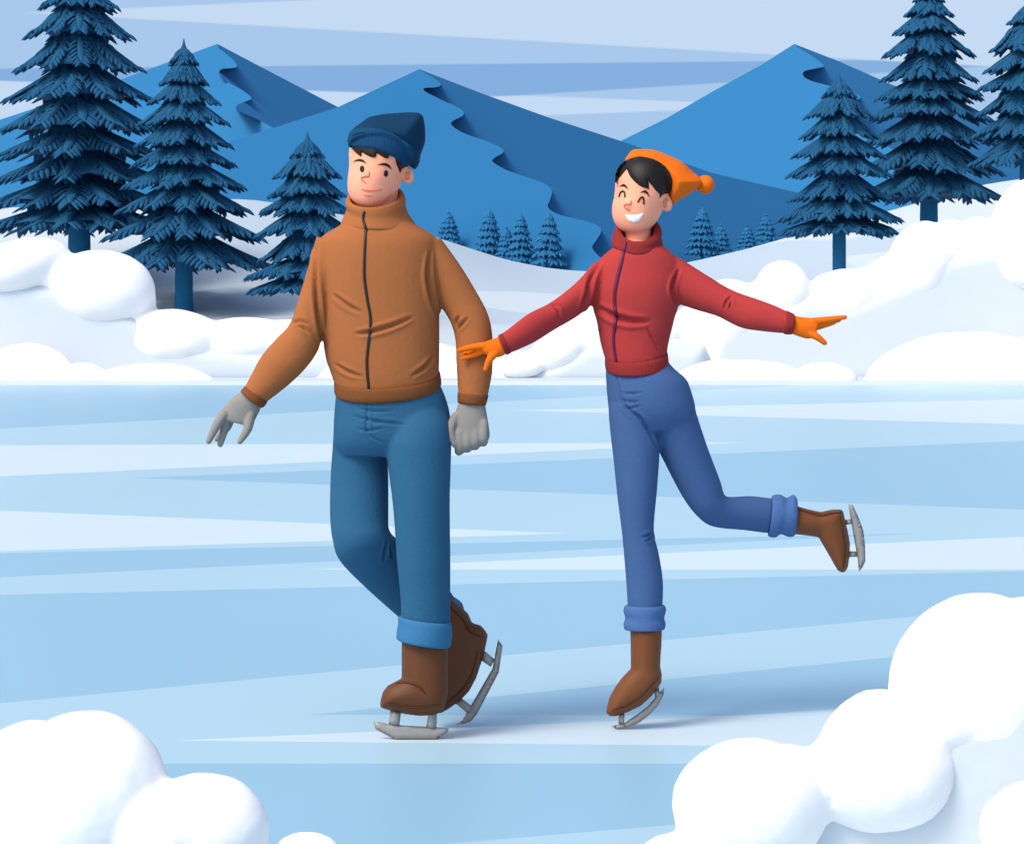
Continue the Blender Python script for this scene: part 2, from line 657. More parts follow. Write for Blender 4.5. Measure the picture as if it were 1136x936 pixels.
def mountain(label, peak, left, right, ridge, Dp, Dl, Dr, Dfront, m):
    """peak, left and right silhouettes and ridge in picture units; D* are the distances of the peak and of the feet"""
    fl = plane_fn([(peak[0], peak[1], Dp), (left[-1][0], left[-1][1], Dl), (ridge[-1][0], ridge[-1][1], Dfront)])
    fr = plane_fn([(peak[0], peak[1], Dp), (right[-1][0], right[-1][1], Dr), (ridge[-1][0], ridge[-1][1], Dfront)])
    low = 345
    rl = [P(x, y, fl(x, y)) for x, y in ridge]
    rr = [P(x, y, fr(x, y) * 1.05) for x, y in ridge]
    lp = [P(x, y, fl(x, y)) for x, y in left]
    rp = [P(x, y, fr(x, y) * 1.05) for x, y in right]
    pk2 = P(peak[0], peak[1], Dp * 1.05)
    pk = P(peak[0], peak[1], Dp)
    back = pk + Vector((0, 700, 0))
    back.z = -5
    V, Fc = [], []

    def poly(pts):
        b = len(V)
        V.extend(pts)
        Fc.append(tuple(range(b, b + len(pts))))
    poly([pk] + rl + lp[::-1])
    poly([pk2] + rp + rr[::-1])
    for i in range(len(ridge) - 1):
        poly([rl[i], rr[i], rr[i + 1], rl[i + 1]])
    poly([pk, pk2, rr[0], rl[0]])
    poly([pk, back, pk2])
    for e in ([pk] + lp, [pk2] + rp):
        for i in range(len(e) - 1):
            poly([e[i], e[i + 1], back])
    me = bpy.data.meshes.new('mountain')
    me.from_pydata([tuple(v) for v in V], [], Fc)
    bm = bmesh.new()
    bm.from_mesh(me)
    bmesh.ops.triangulate(bm, faces=bm.faces)
    bm.to_mesh(me)
    bm.free()
    o = link('mountain', me, m, origin=(pk.x, pk.y, 0), smooth=False)
    tag(o, label, 'mountain', kind='structure')
    return fl, fr


def wind(pts):
    A = np.array(pts, float)
    return [tuple(p) for p in catmull(A, 4)]


r_left = wind([(243, 54), (258, 66), (263, 74), (256, 76), (246, 77), (243, 82), (250, 90), (268, 100), (279, 109), (272, 113), (263, 117), (264, 123), (290, 135), (330, 158), (400, 200)]) + [(480, 300), (500, 345)]
mountain('blue peak on the left behind the tall spruces with a darker right face', (241, 49), [(190, 68), (135, 88), (70, 110), (0, 133), (-300, 230), (-640, 345)], [(300, 80), (375, 119), (520, 190), (700, 270), (840, 345)], r_left, 4600, 4900, 8200, 3950, M['rock_b'])
r_mid = wind([(469, 80), (483, 88), (489, 94), (484, 97), (471, 98), (472, 102), (490, 111), (511, 121), (514, 128), (503, 134), (501, 139), (515, 148), (546, 159), (559, 168), (549, 175), (547, 180), (565, 190), (600, 202), (612, 211), (610, 222), (608, 230), (620, 238), (655, 247), (667, 255), (662, 266), (657, 275), (668, 287), (690, 300)]) + [(720, 325), (735, 345)]
fl, fr = mountain('broad blue middle peak in front of the others with a winding dark face', (465, 77), [(420, 98), (375, 119), (310, 140), (245, 160), (0, 229), (-420, 345)], [(535, 104), (610, 131), (690, 157), (790, 192), (850, 206), (900, 217), (1040, 250), (1460, 345)], r_mid, 2000, 2140, 3600, 1710, M['rock_c'])
r_right = wind([(885, 53), (900, 62), (914, 73), (906, 76), (893, 79), (891, 84), (900, 90), (930, 98), (953, 106), (950, 111), (925, 113), (909, 117), (906, 124), (930, 136), (980, 160), (1050, 200)]) + [(1130, 300), (1150, 345)]
mountain('blue peak on the right rising between the two skaters and the spruces', (881, 49), [(845, 72), (790, 102), (740, 131), (690, 156), (640, 180), (560, 215), (240, 345)], [(930, 68), (989, 94), (1097, 131), (1220, 180), (1660, 345)], r_right, 4600, 4900, 8200, 3950, M['rock_b'])


# ---- trees
def finger(path, w, th, n=8):
    """one flattened needle-clad twig: path of points, widest in the middle, pointed at the tip"""
    rings = []
    m = len(path)
    for i in range(m):
        s = i / (m - 1)
        t = (path[min(i + 1, m - 1)] - path[max(i - 1, 0)]).normalized()
        a = t.cross(Vector((0, 0, 1)))
        if a.length < 1e-3:
            a = Vector((1, 0, 0))
        a.normalize()
        b = a.cross(t)
        k = (0.55 + 0.45 * math.sin(math.pi * min(1, s * 1.15))) * (1 - max(0, s - .8) / .2 * .9)
        rings.append([path[i] + a * w * k * math.cos(2 * math.pi * j / n) + b * th * k * math.sin(2 * math.pi * j / n) for j in range(n)])
    return rings_mesh(rings, True)


def spruce(cx, apex, bot, base_py, tiers, D, trunk_hw, label, group, mats, far=False, rnd=None, base_z=None, detail=1.0):
    rnd = rnd or random.Random(int(cx * 7 + apex))
    s = D / F
    c0 = P(cx, base_py, D)
    if base_z is not None:
        c0.z = base_z
    top = P(cx, apex, D)
    axis = lambda py: P(cx, py, D)
    parts = []
    ty = [apex] + [t[0] for t in tiers]
    tw = [0] + [t[1] for t in tiers]
    nj = 0.35 if far else 1.0
    NA = 20 if far else 30
    for i, (yt, wt) in enumerate(tiers):
        y_prev, w_prev = ty[i], tw[i]
        dy = yt - y_prev
        last = i == len(tiers) - 1
        # dense skirt of foliage, ragged at its hem
        ya = y_prev - dy * (.25 if i else 0)
        ra, rb = (.32 * w_prev if i else .3), .68 * wt
        prof = [(0, 0), (.3, .17), (.6, .46), (.85, .82), (1, 1.0)]
        hem = [1 + rnd.uniform(-.10, .10) * nj + .07 * nj * math.sin(5 * 2 * math.pi * q / NA + i) for q in range(NA)]
        hz = [rnd.uniform(-2.2, 2.2) * nj for q in range(NA)]
        rings = []
        for v, rv in prof:
            rings.append([axis(ya + (yt - 3 - ya) * v + hz[q] * v * v) + Vector((math.cos(2 * math.pi * q / NA), math.sin(2 * math.pi * q / NA), 0)) * ((ra + (rb - ra) * rv) * (1 + (hem[q] - 1) * v) * s) for q in range(NA)])
        rings.append([axis(yt - 6) + Vector((math.cos(2 * math.pi * q / NA), math.sin(2 * math.pi * q / NA), 0)) * (rb * .5 * s) for q in range(NA)])
        parts.append(rings_mesh(rings, True))
        nb = 9 if far else (15 if last else 13)
        for k in range(nb):
            key = k == 0 or k == nb // 2
            a = math.pi if k == nb // 2 else 2 * math.pi * k / nb + (0 if key else rnd.uniform(-.15, .15))
            sc = 1.0 if key else rnd.uniform(.80, 1.0)
            dirv = Vector((math.cos(a), math.sin(a), 0))
            tang = Vector((-math.sin(a), math.cos(a), 0))
            ye = yt + (0 if key else rnd.uniform(-4, 3) * nj)
            y0 = y_prev + dy * (.0 if i else .45)
            r0 = .30 * wt if i else .15 * wt
            R = wt * sc
            path = []
            for q in range(9):
                u = q / 8
                path.append(axis(y0 + (ye - y0) * (u * 1.3 - .3 * u * u)) + dirv * (r0 + (R - r0) * (u * .75 + .25 * u * u)) * s)
            parts.append(finger(path, (wt * .055 + 2.0) * s, min(4.5, dy * .14 + 1.4) * s, 6))
            # side twigs in pairs, drooping, shorter toward the tip: the notched outline
            for q in ((3, 6) if far else (1, 2, 3, 4, 5, 6, 7)):
                u = q / 8
                Lg = (R - r0) * (.50 - .30 * u) + 3.0
                for side in (1, -1):
                    p0 = path[q]
                    sp_ = rnd.uniform(.75, 1.1)
                    p3 = p0 + (dirv * Lg * (.60 + .25 * u) + tang * side * Lg * .75 * sp_) * s - Vector((0, 0, (Lg * .42 + 1.5 + rnd.uniform(0, 2) * nj) * s))
                    pm = (p0 + p3) / 2 + Vector((0, 0, Lg * .07 * s))
                    parts.append(finger([p0, p0 * .45 + pm * .55, pm, pm * .45 + p3 * .55, p3], (1.7 + wt * .018) * s, 1.7 * s, 5))
                if not far and q in (3, 5, 6):
                    p0 = path[q]
                    p3 = p0 + dirv * (Lg * .62) * s - Vector((0, 0, (5.0 + Lg * .35) * s))
                    pm = (p0 + p3) / 2
                    parts.append(finger([p0, p0 * .45 + pm * .55, pm, pm * .45 + p3 * .55, p3], (1.8 + wt * .016) * s, 1.8 * s, 5))
    parts.append(tube3([(axis(apex + 22), 3.0 * s * (.6 if far else 1)), (axis(apex + 10), 1.8 * s * (.6 if far else 1)), (axis(apex), .4 * s)], 8, 2))
    root = bpy.data.objects.new('spruce_tree', None)
    C.objects.link(root)
    root.location = c0
    tag(root, label, 'tree', group)
    link('crown', mesh_of(*join(parts)), mats[0], root)
    tk = tube3([(c0 - Vector((0, 0, .1)), trunk_hw * 1.12 * s), ((c0 + axis(bot)) / 2, trunk_hw * s), (axis(bot - 12), trunk_hw * .95 * s), (axis(apex + (bot - apex) * .3), trunk_hw * .35 * s)], 12, 3)
    link('trunk', mesh_of(*tk), mats[1], root)
    return root


NM = (M['needles'], M['bark'])
near = [
    (88, -45, 257, 300, [(8, 42), (41, 59), (77, 70), (110, 83), (145, 92), (172, 94), (200, 98), (228, 106), (252, 112)], 51.0, 12.5, 'tallest dark spruce at the left, its tip cut off by the frame'),
    (204, 43, 303, 360, [(70, 14), (92.5, 25), (113, 38), (136, 48.5), (161, 52), (182, 56), (206, 66), (233, 73), (263, 88), (294, 99)], 49.0, 10, 'dark spruce with a bare straight trunk between the tallest tree and the capped man'),
    (341, 146, 322, 370, [(172, 17), (195, 35.5), (216, 41), (235, 50), (259.5, 56), (288, 52), (306, 67), (321, 64)], 47.5, 7.5, 'shorter dark spruce half hidden behind the shoulder of the tan jacket'),
    (931, 81, 256, 320, [(106, 17), (129, 36.5), (151, 41.5), (172, 50), (193, 56), (221, 54), (242, 67.5), (256, 64)], 48.5, 7.5, 'slim dark spruce above the orange glove of the outstretched arm'),
    (1030.5, -22, 224, 270, [(0, 15), (16, 25), (35, 37), (60, 48.5), (88, 51.5), (107, 56.5), (130, 66.5), (158, 72), (190, 80), (220, 87)], 51.0, 10, 'big broad dark spruce on the right behind the slim one'),
    (1142, -8, 184, 215, [(25, 22), (56, 41), (78, 48), (97, 55), (126, 58), (150, 62), (182, 66)], 49.0, 11, 'dark spruce cut in half by the right edge of the picture'),
]
for (cx, ap, bt, bs, tr, D, hw, lab) in near:
    x = (cx - CX) * D / F
    spruce(cx, ap, bt, bs, tr, D, hw, lab, 'dark spruces beside the lake', NM, base_z=ground_z(x, D) - .02)

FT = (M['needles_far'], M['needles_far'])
far = [
    (497.7, 235, 275, 281, 15.5, 'small blue spruce beside the right shoulder of the tan jacket'),
    (543, 231.6, 286, 292, 19, 'small blue spruce second from the left in the row between the skaters'),
    (562, 252, 287, 295, 12, 'smallest blue spruce in the row between the skaters, third from the left'),
    (578, 236, 290, 297, 16, 'small blue spruce fourth from the left between the skaters, just right of the smallest'),
    (609, 234, 293, 300, 20, 'broad small blue spruce nearest the red sleeve in the row between the skaters'),
    (779.4, 229.5, 281, 298, 19, 'small blue spruce with a visible trunk below the orange bobble'),
    (799.6, 249, 287, 295, 14.5, 'small blue spruce just right of the one below the orange bobble'),
    (829, 250, 282, 289, 13, 'lower one of the two small blue spruces nearest the slim dark spruce'),
    (850, 238, 276, 283, 14.5, 'taller one of the two small blue spruces nearest the slim dark spruce'),
]
tmpl = [(.14, .17), (.26, .34), (.40, .50), (.54, .63), (.70, .76), (.84, .90), (.98, 1.0)]
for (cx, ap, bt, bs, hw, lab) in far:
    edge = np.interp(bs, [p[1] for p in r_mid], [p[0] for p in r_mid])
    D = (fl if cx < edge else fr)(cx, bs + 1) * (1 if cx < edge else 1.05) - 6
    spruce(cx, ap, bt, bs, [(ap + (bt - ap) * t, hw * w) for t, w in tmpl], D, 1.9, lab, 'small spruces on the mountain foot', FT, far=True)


# ---- snow banks: heaps of rounded drifts on a core with shade put into its blue tint
def bank(label, puffs, core, D, core_D, core_T, voxel, cat='snow bank'):
    """puffs: (px, py, rx, ry, dD, depth factor)"""
    base = P(sum(p[0] for p in puffs) / len(puffs), 400, D)
    base.z = 0
    parts = []
    for q in puffs:
        px, py, rx, ry, dD = q[:5]
        rd = (q[5] if len(q) > 5 else .85) * .8 * (rx + ry) / 2 * D / F
        rot = q[6] if len(q) > 6 else 0
        parts.append(px_ell(px, py, D + dD, rx, ry, rd, rot, 40, 28))
    me = union(parts, voxel, 6, .5)
    k = 1 / (20 * D / F)
    nrm = [v.normal.copy() for v in me.vertices]
    cos = [v.co.copy() for v in me.vertices]
    flat = []
    for p, q in zip(cos, nrm):
        n1 = mnoise.noise(p * k * .45) * .16 + mnoise.noise(p * k * 1.3) * .05
        flat += list(p + q * (n1 / k * .5))
    me.vertices.foreach_set('co', flat)
    me.update()
    o = link('snow_bank', me, M['snow'], origin=base)
    tag(o, label, cat, 'heaped snow banks round the lake')
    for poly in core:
        link('shaded_snow', mesh_of(*inflate(poly, core_D, core_T, 26 if D > 20 else 60, 7)), M['shaded'], o)
    return o


bank('high heaped snow bank at the left shore below the tall spruces',
     [(-70, 310, 90, 60, .4), (18, 297, 62, 31, 0, 1.0, .25), (68, 303, 40, 22, -.05), (112, 322, 61, 45, 0), (150, 335, 24, 34, .1), (190, 376, 59, 33, 0), (215, 385, 50, 30, .1), (272, 380, 62, 28, .1), (330, 384, 66, 30, .2),
      (30, 424, 58, 44, -1.2), (92, 425, 32, 24, -1.5), (168, 436, 80, 34, -1.4, .7), (-70, 420, 80, 50, -.5), (430, 420, 120, 46, .3), (520, 412, 50, 29, 0)],
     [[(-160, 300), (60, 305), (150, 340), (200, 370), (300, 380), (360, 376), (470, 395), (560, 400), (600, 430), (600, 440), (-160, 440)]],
     42.3, 42.72, .76, .045)
bank('low broken snow bank on the far shore behind the two skaters',
     [(578, 408, 24, 13, -.3), (585, 404, 26, 15, 0, 1, -.2), (622, 388, 42, 25, 0, 1, .55), (655, 372, 44, 40, .1), (655, 402, 38, 20, 0), (700, 385, 60, 46, .2)],
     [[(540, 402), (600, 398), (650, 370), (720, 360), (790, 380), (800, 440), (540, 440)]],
     42.2, 42.55, .68, .04)
bank('tallest heaped snow bank at the right shore under the outstretched orange glove',
     [(785, 378, 46, 47, .1), (810, 350, 45, 40, 0), (868, 322, 32, 34, 0), (852, 340, 40, 30, 0), (790, 400, 60, 26, .1), (808, 372, 30, 34, 0), (938, 330, 38, 33, 0, .9), (960, 328, 28, 32, .05), (920, 316, 20, 14, .1), (994, 311, 40, 28, .05), (1022, 292, 38, 47, 0, .9, -.25), (1058, 272, 36, 28, .05), (1086, 264, 28, 24, 0), (1030, 310, 26, 26, .05),
      (1148, 258, 50, 61, -.1), (1150, 285, 54, 44, -.1), (1220, 260, 70, 70, 0),
      (820, 424, 75, 26, -1.5, .7), (915, 424, 38, 22, -1.7), (1075, 428, 118, 60, -1.4, .5), (1200, 426, 120, 62, -.9, .5)],
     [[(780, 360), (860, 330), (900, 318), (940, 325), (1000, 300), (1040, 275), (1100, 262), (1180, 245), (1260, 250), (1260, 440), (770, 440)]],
     42.5, 42.92, .76, .045)
bank('rounded snow heap in the near left corner, cut off by the frame',
     [(96, 880, 92, 92.5, 0, .9), (40, 878, 80, 80, .05, .9), (-60, 900, 110, 95, .1), (138, 890, 46, 66, 0, .9, .25), (226, 918, 73, 62, -.02, .9), (180, 925, 60, 50, -.05), (340, 948, 40, 26, 0), (330, 1010, 110, 75, .05), (170, 1020, 180, 85, .05), (0, 1030, 200, 90, 0)],
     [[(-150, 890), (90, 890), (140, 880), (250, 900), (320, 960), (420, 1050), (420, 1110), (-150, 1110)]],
     5.0, 5.06, .135, .010)
bank('large rounded snow heap in the near right corner, cut off by the frame',
     [(1088, 766, 103, 109, .1, .9, 0), (1065, 715, 50, 45, .1), (1150, 745, 110, 84, .12, .9), (1046, 798, 48, 40, .02, .9), (976, 838, 69, 74, .02, .9), (1000, 846, 58, 76, .02, .9), (976, 858, 84, 66, 0, .9), (832, 893, 87, 75, -.03, .9), (870, 880, 60, 56, .0), (815, 905, 68, 68, -.02), (746, 955, 42, 31, -.08), (1150, 920, 64, 56, -.12), (1130, 925, 44, 46, -.12), (900, 1040, 230, 80, .05), (1120, 1030, 200, 90, .05)],
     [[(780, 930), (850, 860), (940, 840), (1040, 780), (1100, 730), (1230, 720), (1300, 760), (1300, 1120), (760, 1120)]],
     5.0, 5.11, .13, .010)


# ================================================================== PEOPLE
def person(label, D, py, body_parts, voxel):
    base = Vector(gp((lambda v: v)(body_parts[1]), py, 0))
    o = link('person', union(body_parts[0], voxel, 3), M['skin'], origin=base)
    tag(o, label, 'person', 'skaters on the ice')
    return o


def shrink(rows, k=.72, kd=.75):
    out = []
    for r in rows:
        lx, ly, rx, ry = r[:4]
        cx, cy = (lx + rx) / 2, (ly + ry) / 2
        out.append((cx + (lx - cx) * k, cy + (ly - cy) * k, cx + (rx - cx) * k, cy + (ry - cy) * k, r[4], r[5] * kd) + tuple(r[6:]))
    return out


def part(name, vf, m, parent, smooth=True):
    return link(name, mesh_of(*vf), m, parent, smooth=smooth)


def line(name, pts, w, bvh, guess, m, parent, lift=.0025, w1=None, step=.8):
    return part(name, patch(ribbon(pts, w, w1), bvh, guess, lift, w / 2, step, 0, .006, .002), m, parent)


def oval(cx, cy, rx, ry, rot=0, n=20):
    return [(cx + rx * math.cos(a) * math.cos(rot) - ry * math.sin(a) * math.sin(rot), cy + rx * math.cos(a) * math.sin(rot) + ry * math.sin(a) * math.cos(rot)) for a in [2 * math.pi * k / n for k in range(n)]]


def blade(parts, dark, parent):
    o = part('blade', join(parts + dark), [M['steel'], M['steel_dark']], parent)
    k = sum(len(f) for v, f in parts)
    for i, p in enumerate(o.data.polygons):
        p.material_index = 1 if i >= k else 0
    return o


# ------------------------------------------------------------------ the man
DM = 8.0
torso = [(386, 244, 453, 244, DM, .085), (374, 252, 466, 252, DM, .10), (358, 262, 482, 262, DM, .115), (353, 275, 487, 275, DM, .125), (352, 300, 488, 300, DM, .13), (353, 335, 487.5, 335, DM, .13), (357, 365, 487.5, 365, DM, .13), (361, 395, 487.5, 395, DM, .128), (367, 414, 487, 412, DM, .125), (371, 424, 487, 418, DM, .12, 6), (373, 432, 486, 424, DM, .115, 8)]
arm_a = [(351, 262, 388, 278, 7.98, .055), (343, 292, 380, 306, 7.97, .055), (334, 322, 367, 337, 7.96, .053), (322, 358, 356, 379, 7.95, .052), (307, 375, 350, 394, 7.945, .05), (290, 395, 337, 411, 7.94, .05), (279, 415, 319, 428, 7.94, .046), (271, 430, 295, 446.5, 7.94, .038)]
arm_b = [(452, 278, 489, 264, 8.0, .055), (470, 304, 511.5, 295.5, 8.0, .055), (486, 335, 530.5, 327, 8.0, .054), (499, 356, 541.6, 349, 7.995, .053), (505, 376, 546.4, 373, 7.99, .052), (506, 400, 546.4, 409, 7.98, .05), (507.5, 425, 543.5, 428, 7.975, .045), (508.5, 440, 540.5, 443, 7.97, .04)]
hip = [(373, 430, 487, 424, DM, .11), (372, 445, 494, 440, DM, .118), (370.5, 462, 499, 458, DM, .12), (370, 478, 500.6, 478, DM, .12), (371, 492, 499, 494, DM, .105), (378, 505, 492, 505, DM, .08)]
leg_r = [(378, 452, 426, 458, 8.02, .07), (371, 470, 429, 478, 8.03, .085), (369, 495, 430, 500, 8.045, .086), (366.5, 532, 431, 535, 8.045, .084), (366, 572, 431, 572, 8.03, .08), (369, 599, 432, 588, 8.02, .079), (377, 622, 441, 598, 8.04, .078), (407, 653, 462, 612, 8.11, .075), (444, 686, 488, 640, 8.19, .068), (468, 708, 508, 668, 8.24, .06)]
leg_f = [(436, 446, 490, 446, 7.99, .08), (428, 466, 499, 466, 7.97, .096), (426, 484, 500.6, 482, 7.955, .098), (428, 500, 500.6, 505, 7.945, .094), (436, 563, 499.2, 556, 7.94, .085), (440, 620, 499.7, 615, 7.95, .08), (444, 660, 499.7, 660, 7.962, .076), (445, 686, 499.5, 692, 7.97, .074)]
head_rows = [(424, 129, 442, 129, DM, .03), (406, 136, 458, 136, DM, .07), (394, 148, 465, 148, DM, .098), (388.5, 160, 466, 160, DM, .11), (387, 172, 463, 172, DM, .114), (387.3, 184, 456, 184, DM, .112), (386.3, 194, 450, 194, DM, .11), (385.5, 203, 445, 203, DM, .107), (386.2, 213, 440.5, 213, DM, .10), (390.3, 222, 434, 222, DM, .09), (396.5, 229, 427, 229, DM, .075), (404, 233.5, 420, 233.5, DM, .05)]
neck = [(395, 205, 440, 205, 8.02, .07), (395, 225, 443, 225, 8.02, .068), (392, 255, 446, 255, 8.02, .075)]
head = loft(head_rows, 40, 5)
ear = px_ell(452, 195, 7.97, 7.3, 10, .022, .15)
nose = px_ell(406.5, 193, 7.912, 5.0, 8.5, .020, .15)
foot_f = [(448, 690, 495, 690, 7.97, .05), (448, 745, 492, 745, 7.97, .045), (432, 770, 488, 778, 7.97, .03)]
foot_r = [(462, 690, 505, 665, 8.22, .05), (475, 735, 530, 705, 8.22, .04), (480, 780, 505, 765, 8.22, .025)]
body = [head, loft(neck), ear, nose, loft(shrink(torso), 28, 3), loft(shrink(arm_a, .55, .55), 16, 3), loft(shrink(arm_b, .55, .55), 16, 3), loft(shrink(hip), 28, 3), loft(shrink(leg_r), 18, 3), loft(shrink(leg_f), 18, 3), loft(shrink(foot_f, .7, .7), 14, 2), loft(shrink(foot_r, .7, .7), 14, 2),
        px_tube([(283, 440, 7.94, 6), (270, 455, 7.94, 4.5)], 8, 2), px_tube([(524, 440, 7.97, 7), (524, 465, 7.97, 6)], 8, 2)]
man = person('dark haired man in a tan zip jacket, navy cap and teal jeans skating', DM, 818, (body, 450), .0055)
hb = BVHTree.FromPolygons([Vector(v) for v in head[0]], head[1])
hb2 = bvh_of(man)

# jacket
j = union([loft(torso, 44, 5, .92), loft(arm_a, 28, 5), loft(arm_b, 28, 5)], .0055, 3)
grooves(j, [
    (z3([(470, 272), (520, 310), (572, 338)]), 2.6, .011),
    (z3([(548, 410), (600, 405), (680, 382), (754, 351)]), 2.8, .012),
    (z3([(478, 516), (520, 542), (572, 561)]), 2.4, .010),
    (z3([(746, 558), (790, 530), (824, 490)]), 2.4, .010),
    (z3([(328, 377), (355, 368), (384, 379)]), 2.2, .009),
    (z3([(338, 381), (365, 390), (384, 410)]), 2.2, .009),
    (z3([(903, 388), (904, 365), (914, 346)]), 2.0, .008),
    (z3([(908, 397), (925, 375), (947, 353)]), 2.0, .008),
    (z3([(410, 105), (412, 250), (425, 380), (436, 438)]), 3.0, .016),
    (z3([(812, 120), (803, 200), (815, 280), (842, 362)]), 3.0, .016)])
jac = link('jacket', j, M['tan'], man)
jb = bvh_of(jac)
part('hem_band', loft([(371, 421, 488, 414, DM, .127, 12), (370.5, 424, 489, 418, DM, .132, 12), (371, 434, 489.5, 427, DM, .128, 13), (374, 436, 486, 429, DM, .11, 13), (378, 430, 482, 423, DM, .10, 12)], 44, 4, .92, caps=False), M['tan_dark'], jac)
part('cuff', loft([(272, 428, 297, 445, 7.94, .041), (269, 431, 294.5, 449.5, 7.94, .044), (267, 434, 290.5, 452.5, 7.94, .042), (270, 436, 287, 450, 7.94, .03)], 24, 3, 1, True), M['tan_dark'], jac)
part('cuff', loft([(508, 435, 542, 438, 7.973, .042), (507.5, 438, 541.5, 441, 7.972, .046), (507.7, 446, 539, 449.5, 7.97, .044), (510, 447, 537, 449, 7.97, .03)], 24, 3, 1, True), M['tan_dark'], jac)
col = part('collar', loft([(378, 248, 461, 249, DM, .108, 8), (379.5, 244, 458.5, 246, DM, .112, 9), (383, 236, 453, 238, DM, .108, 11), (384.5, 231, 450.5, 230, DM, .106, 12.5), (383, 224, 450, 222, DM, .107, 13.5), (385, 219.5, 447.5, 216, DM, .104, 14), (389, 220, 443.5, 217, DM, .094, 14), (391, 230, 441.5, 228, DM, .088, 12), (392, 240, 441, 240, DM, .086, 10)], 44, 4, 1, False), M['tan'], jac)
zb = bvh_of(jac, col)


def zipper(pts, bvh, guess, r, m, parent):
    A = catmull(pts, 8)
    Q = []
    for x, y in A:
        D = hit_D(bvh, x, y, guess)
        Q.append((P(x, y, D - .001), r))
    return part('zip', tube3(Q, 8, 1, .8), m, parent)


zipper([(404, 235.5), (403, 243.6), (406, 254.5), (405.3, 262), (404, 303), (407, 330), (411, 357), (407, 398.5), (408.8, 430)], zb, 7.87, .0044, M['zip'], jac)

# trousers
t = union([loft(hip, 40, 4, .95), loft(leg_r, 28, 5), loft(leg_f, 28, 5)], .0055, 8)
grooves(t, [
    (z4([(125, 72), (165, 80), (217, 78)]), 1.8, .007),
    (z4([(113, 91), (170, 105), (257, 114)]), 2.0, .008),
    (z4([(123, 121), (150, 128), (189, 122)]), 1.8, .007),
    (z4([(200, 400), (196, 425), (191, 455)]), 2.0, .007),
    (z4([(205, 408), (210, 430), (217, 447)]), 1.8, .006),
    (z4([(150, 45), (150, 90), (152, 135), (190, 160)]), 2.0, .005)])
tr = link('trousers', t, M['denim'], man)
part('turn_up', loft([(444, 683, 499, 690, 7.97, .078), (441.5, 685, 501, 693, 7.97, .084), (441.5, 692, 501.5, 699, 7.97, .086), (440, 701, 501.5, 708, 7.97, .086), (440, 708, 499, 717.5, 7.97, .083), (444, 710, 494, 716, 7.97, .07)], 32, 4), M['denim_cuff'], tr)
part('turn_up', loft([(462, 706, 504, 662, 8.235, .066), (466, 712, 512, 668, 8.24, .068), (472, 716, 515, 676, 8.245, .064)], 24, 4), M['denim_cuff'], tr)

# boots and blades
bf = link('boot', union([inflate([(445.5, 700), (445.5, 752), (430, 760), (424.5, 767), (422, 776), (421, 784.5), (433, 788), (450, 792), (466, 794), (480, 793), (492, 789), (497, 770), (497, 745), (497, 700)], 7.97, .058, 24, 2.2)], .0035, 6), M['boot_dark'], man)
bbv = bvh_of(bf)
line('welt', [(426, 778), (445, 783), (465, 785), (490, 781)], 2.0, bbv, 7.92, M['welt'], bf)
line('ankle_fold', [(438, 757.5), (450, 756), (463, 760), (472, 769)], 3.2, bbv, 7.92, M['welt'], bf)
blade([slab([(414, 799), (435, 803.5), (498, 807), (497, 811), (484, 819.5), (438, 819.5), (417, 808)], 7.97, .006, 1.2, 3),
                    slab([(433, 787), (445, 789), (443, 805), (431, 804)], 7.97, .016, 1.0, 3),
                    slab([(475.5, 790), (485, 789), (484, 808), (472.5, 807)], 7.97, .016, 1.0, 3)], [slab([(414.3, 801), (419, 805.5), (439, 815.5), (483, 815.5), (493, 810.5), (498, 807.3), (497.4, 811.3), (484.3, 820), (437.7, 820), (416.6, 808.6)], 7.97, .0085, 1.0, 3)], bf)
bs_ = lambda x, y: 8.18 + (x - 490) * .0004
br = link('boot', union([inflate([(458, 700), (478, 672), (499, 660), (510, 671), (519.5, 680), (524, 690.5), (533, 693), (538, 698), (541.5, 704), (537.4, 725), (528.5, 752), (521, 766), (510.5, 777), (498, 786), (489, 791), (480, 790), (470, 775), (462, 745)], 8.18, .056, 24, 2.2, 0, 1, bs_)], .0035, 6), M['boot_dark'], man)
bbv = bvh_of(br)
line('welt', [(530, 722), (524, 747), (513, 765), (497, 779)], 2.0, bbv, 8.13, M['welt'], br)
line('heel_counter', [(499, 672), (515, 688), (522, 700), (537, 707)], 3.0, bbv, 8.13, M['welt'], br)
blade([slab([(552.5, 708.5), (557.6, 716), (553, 745), (528.5, 792), (522, 799.5), (512, 803), (504.5, 804), (512.7, 799), (521.7, 783.5), (546.4, 741)], 8.19, .006, 1.2, 3),
                    slab([(537, 721), (549, 731), (544.5, 739.5), (533.5, 732)], 8.19, .016, 1.0, 3),
                    slab([(512, 774), (526, 784.5), (520, 792), (504, 779)], 8.19, .016, 1.0, 3)], [slab([(557.6, 716), (553.4, 745.4), (528.8, 792.4), (522.3, 800), (512, 803.5), (519.5, 797), (525.5, 790), (549, 744.5), (554, 722)], 8.19, .0085, 1.0, 3)], br)

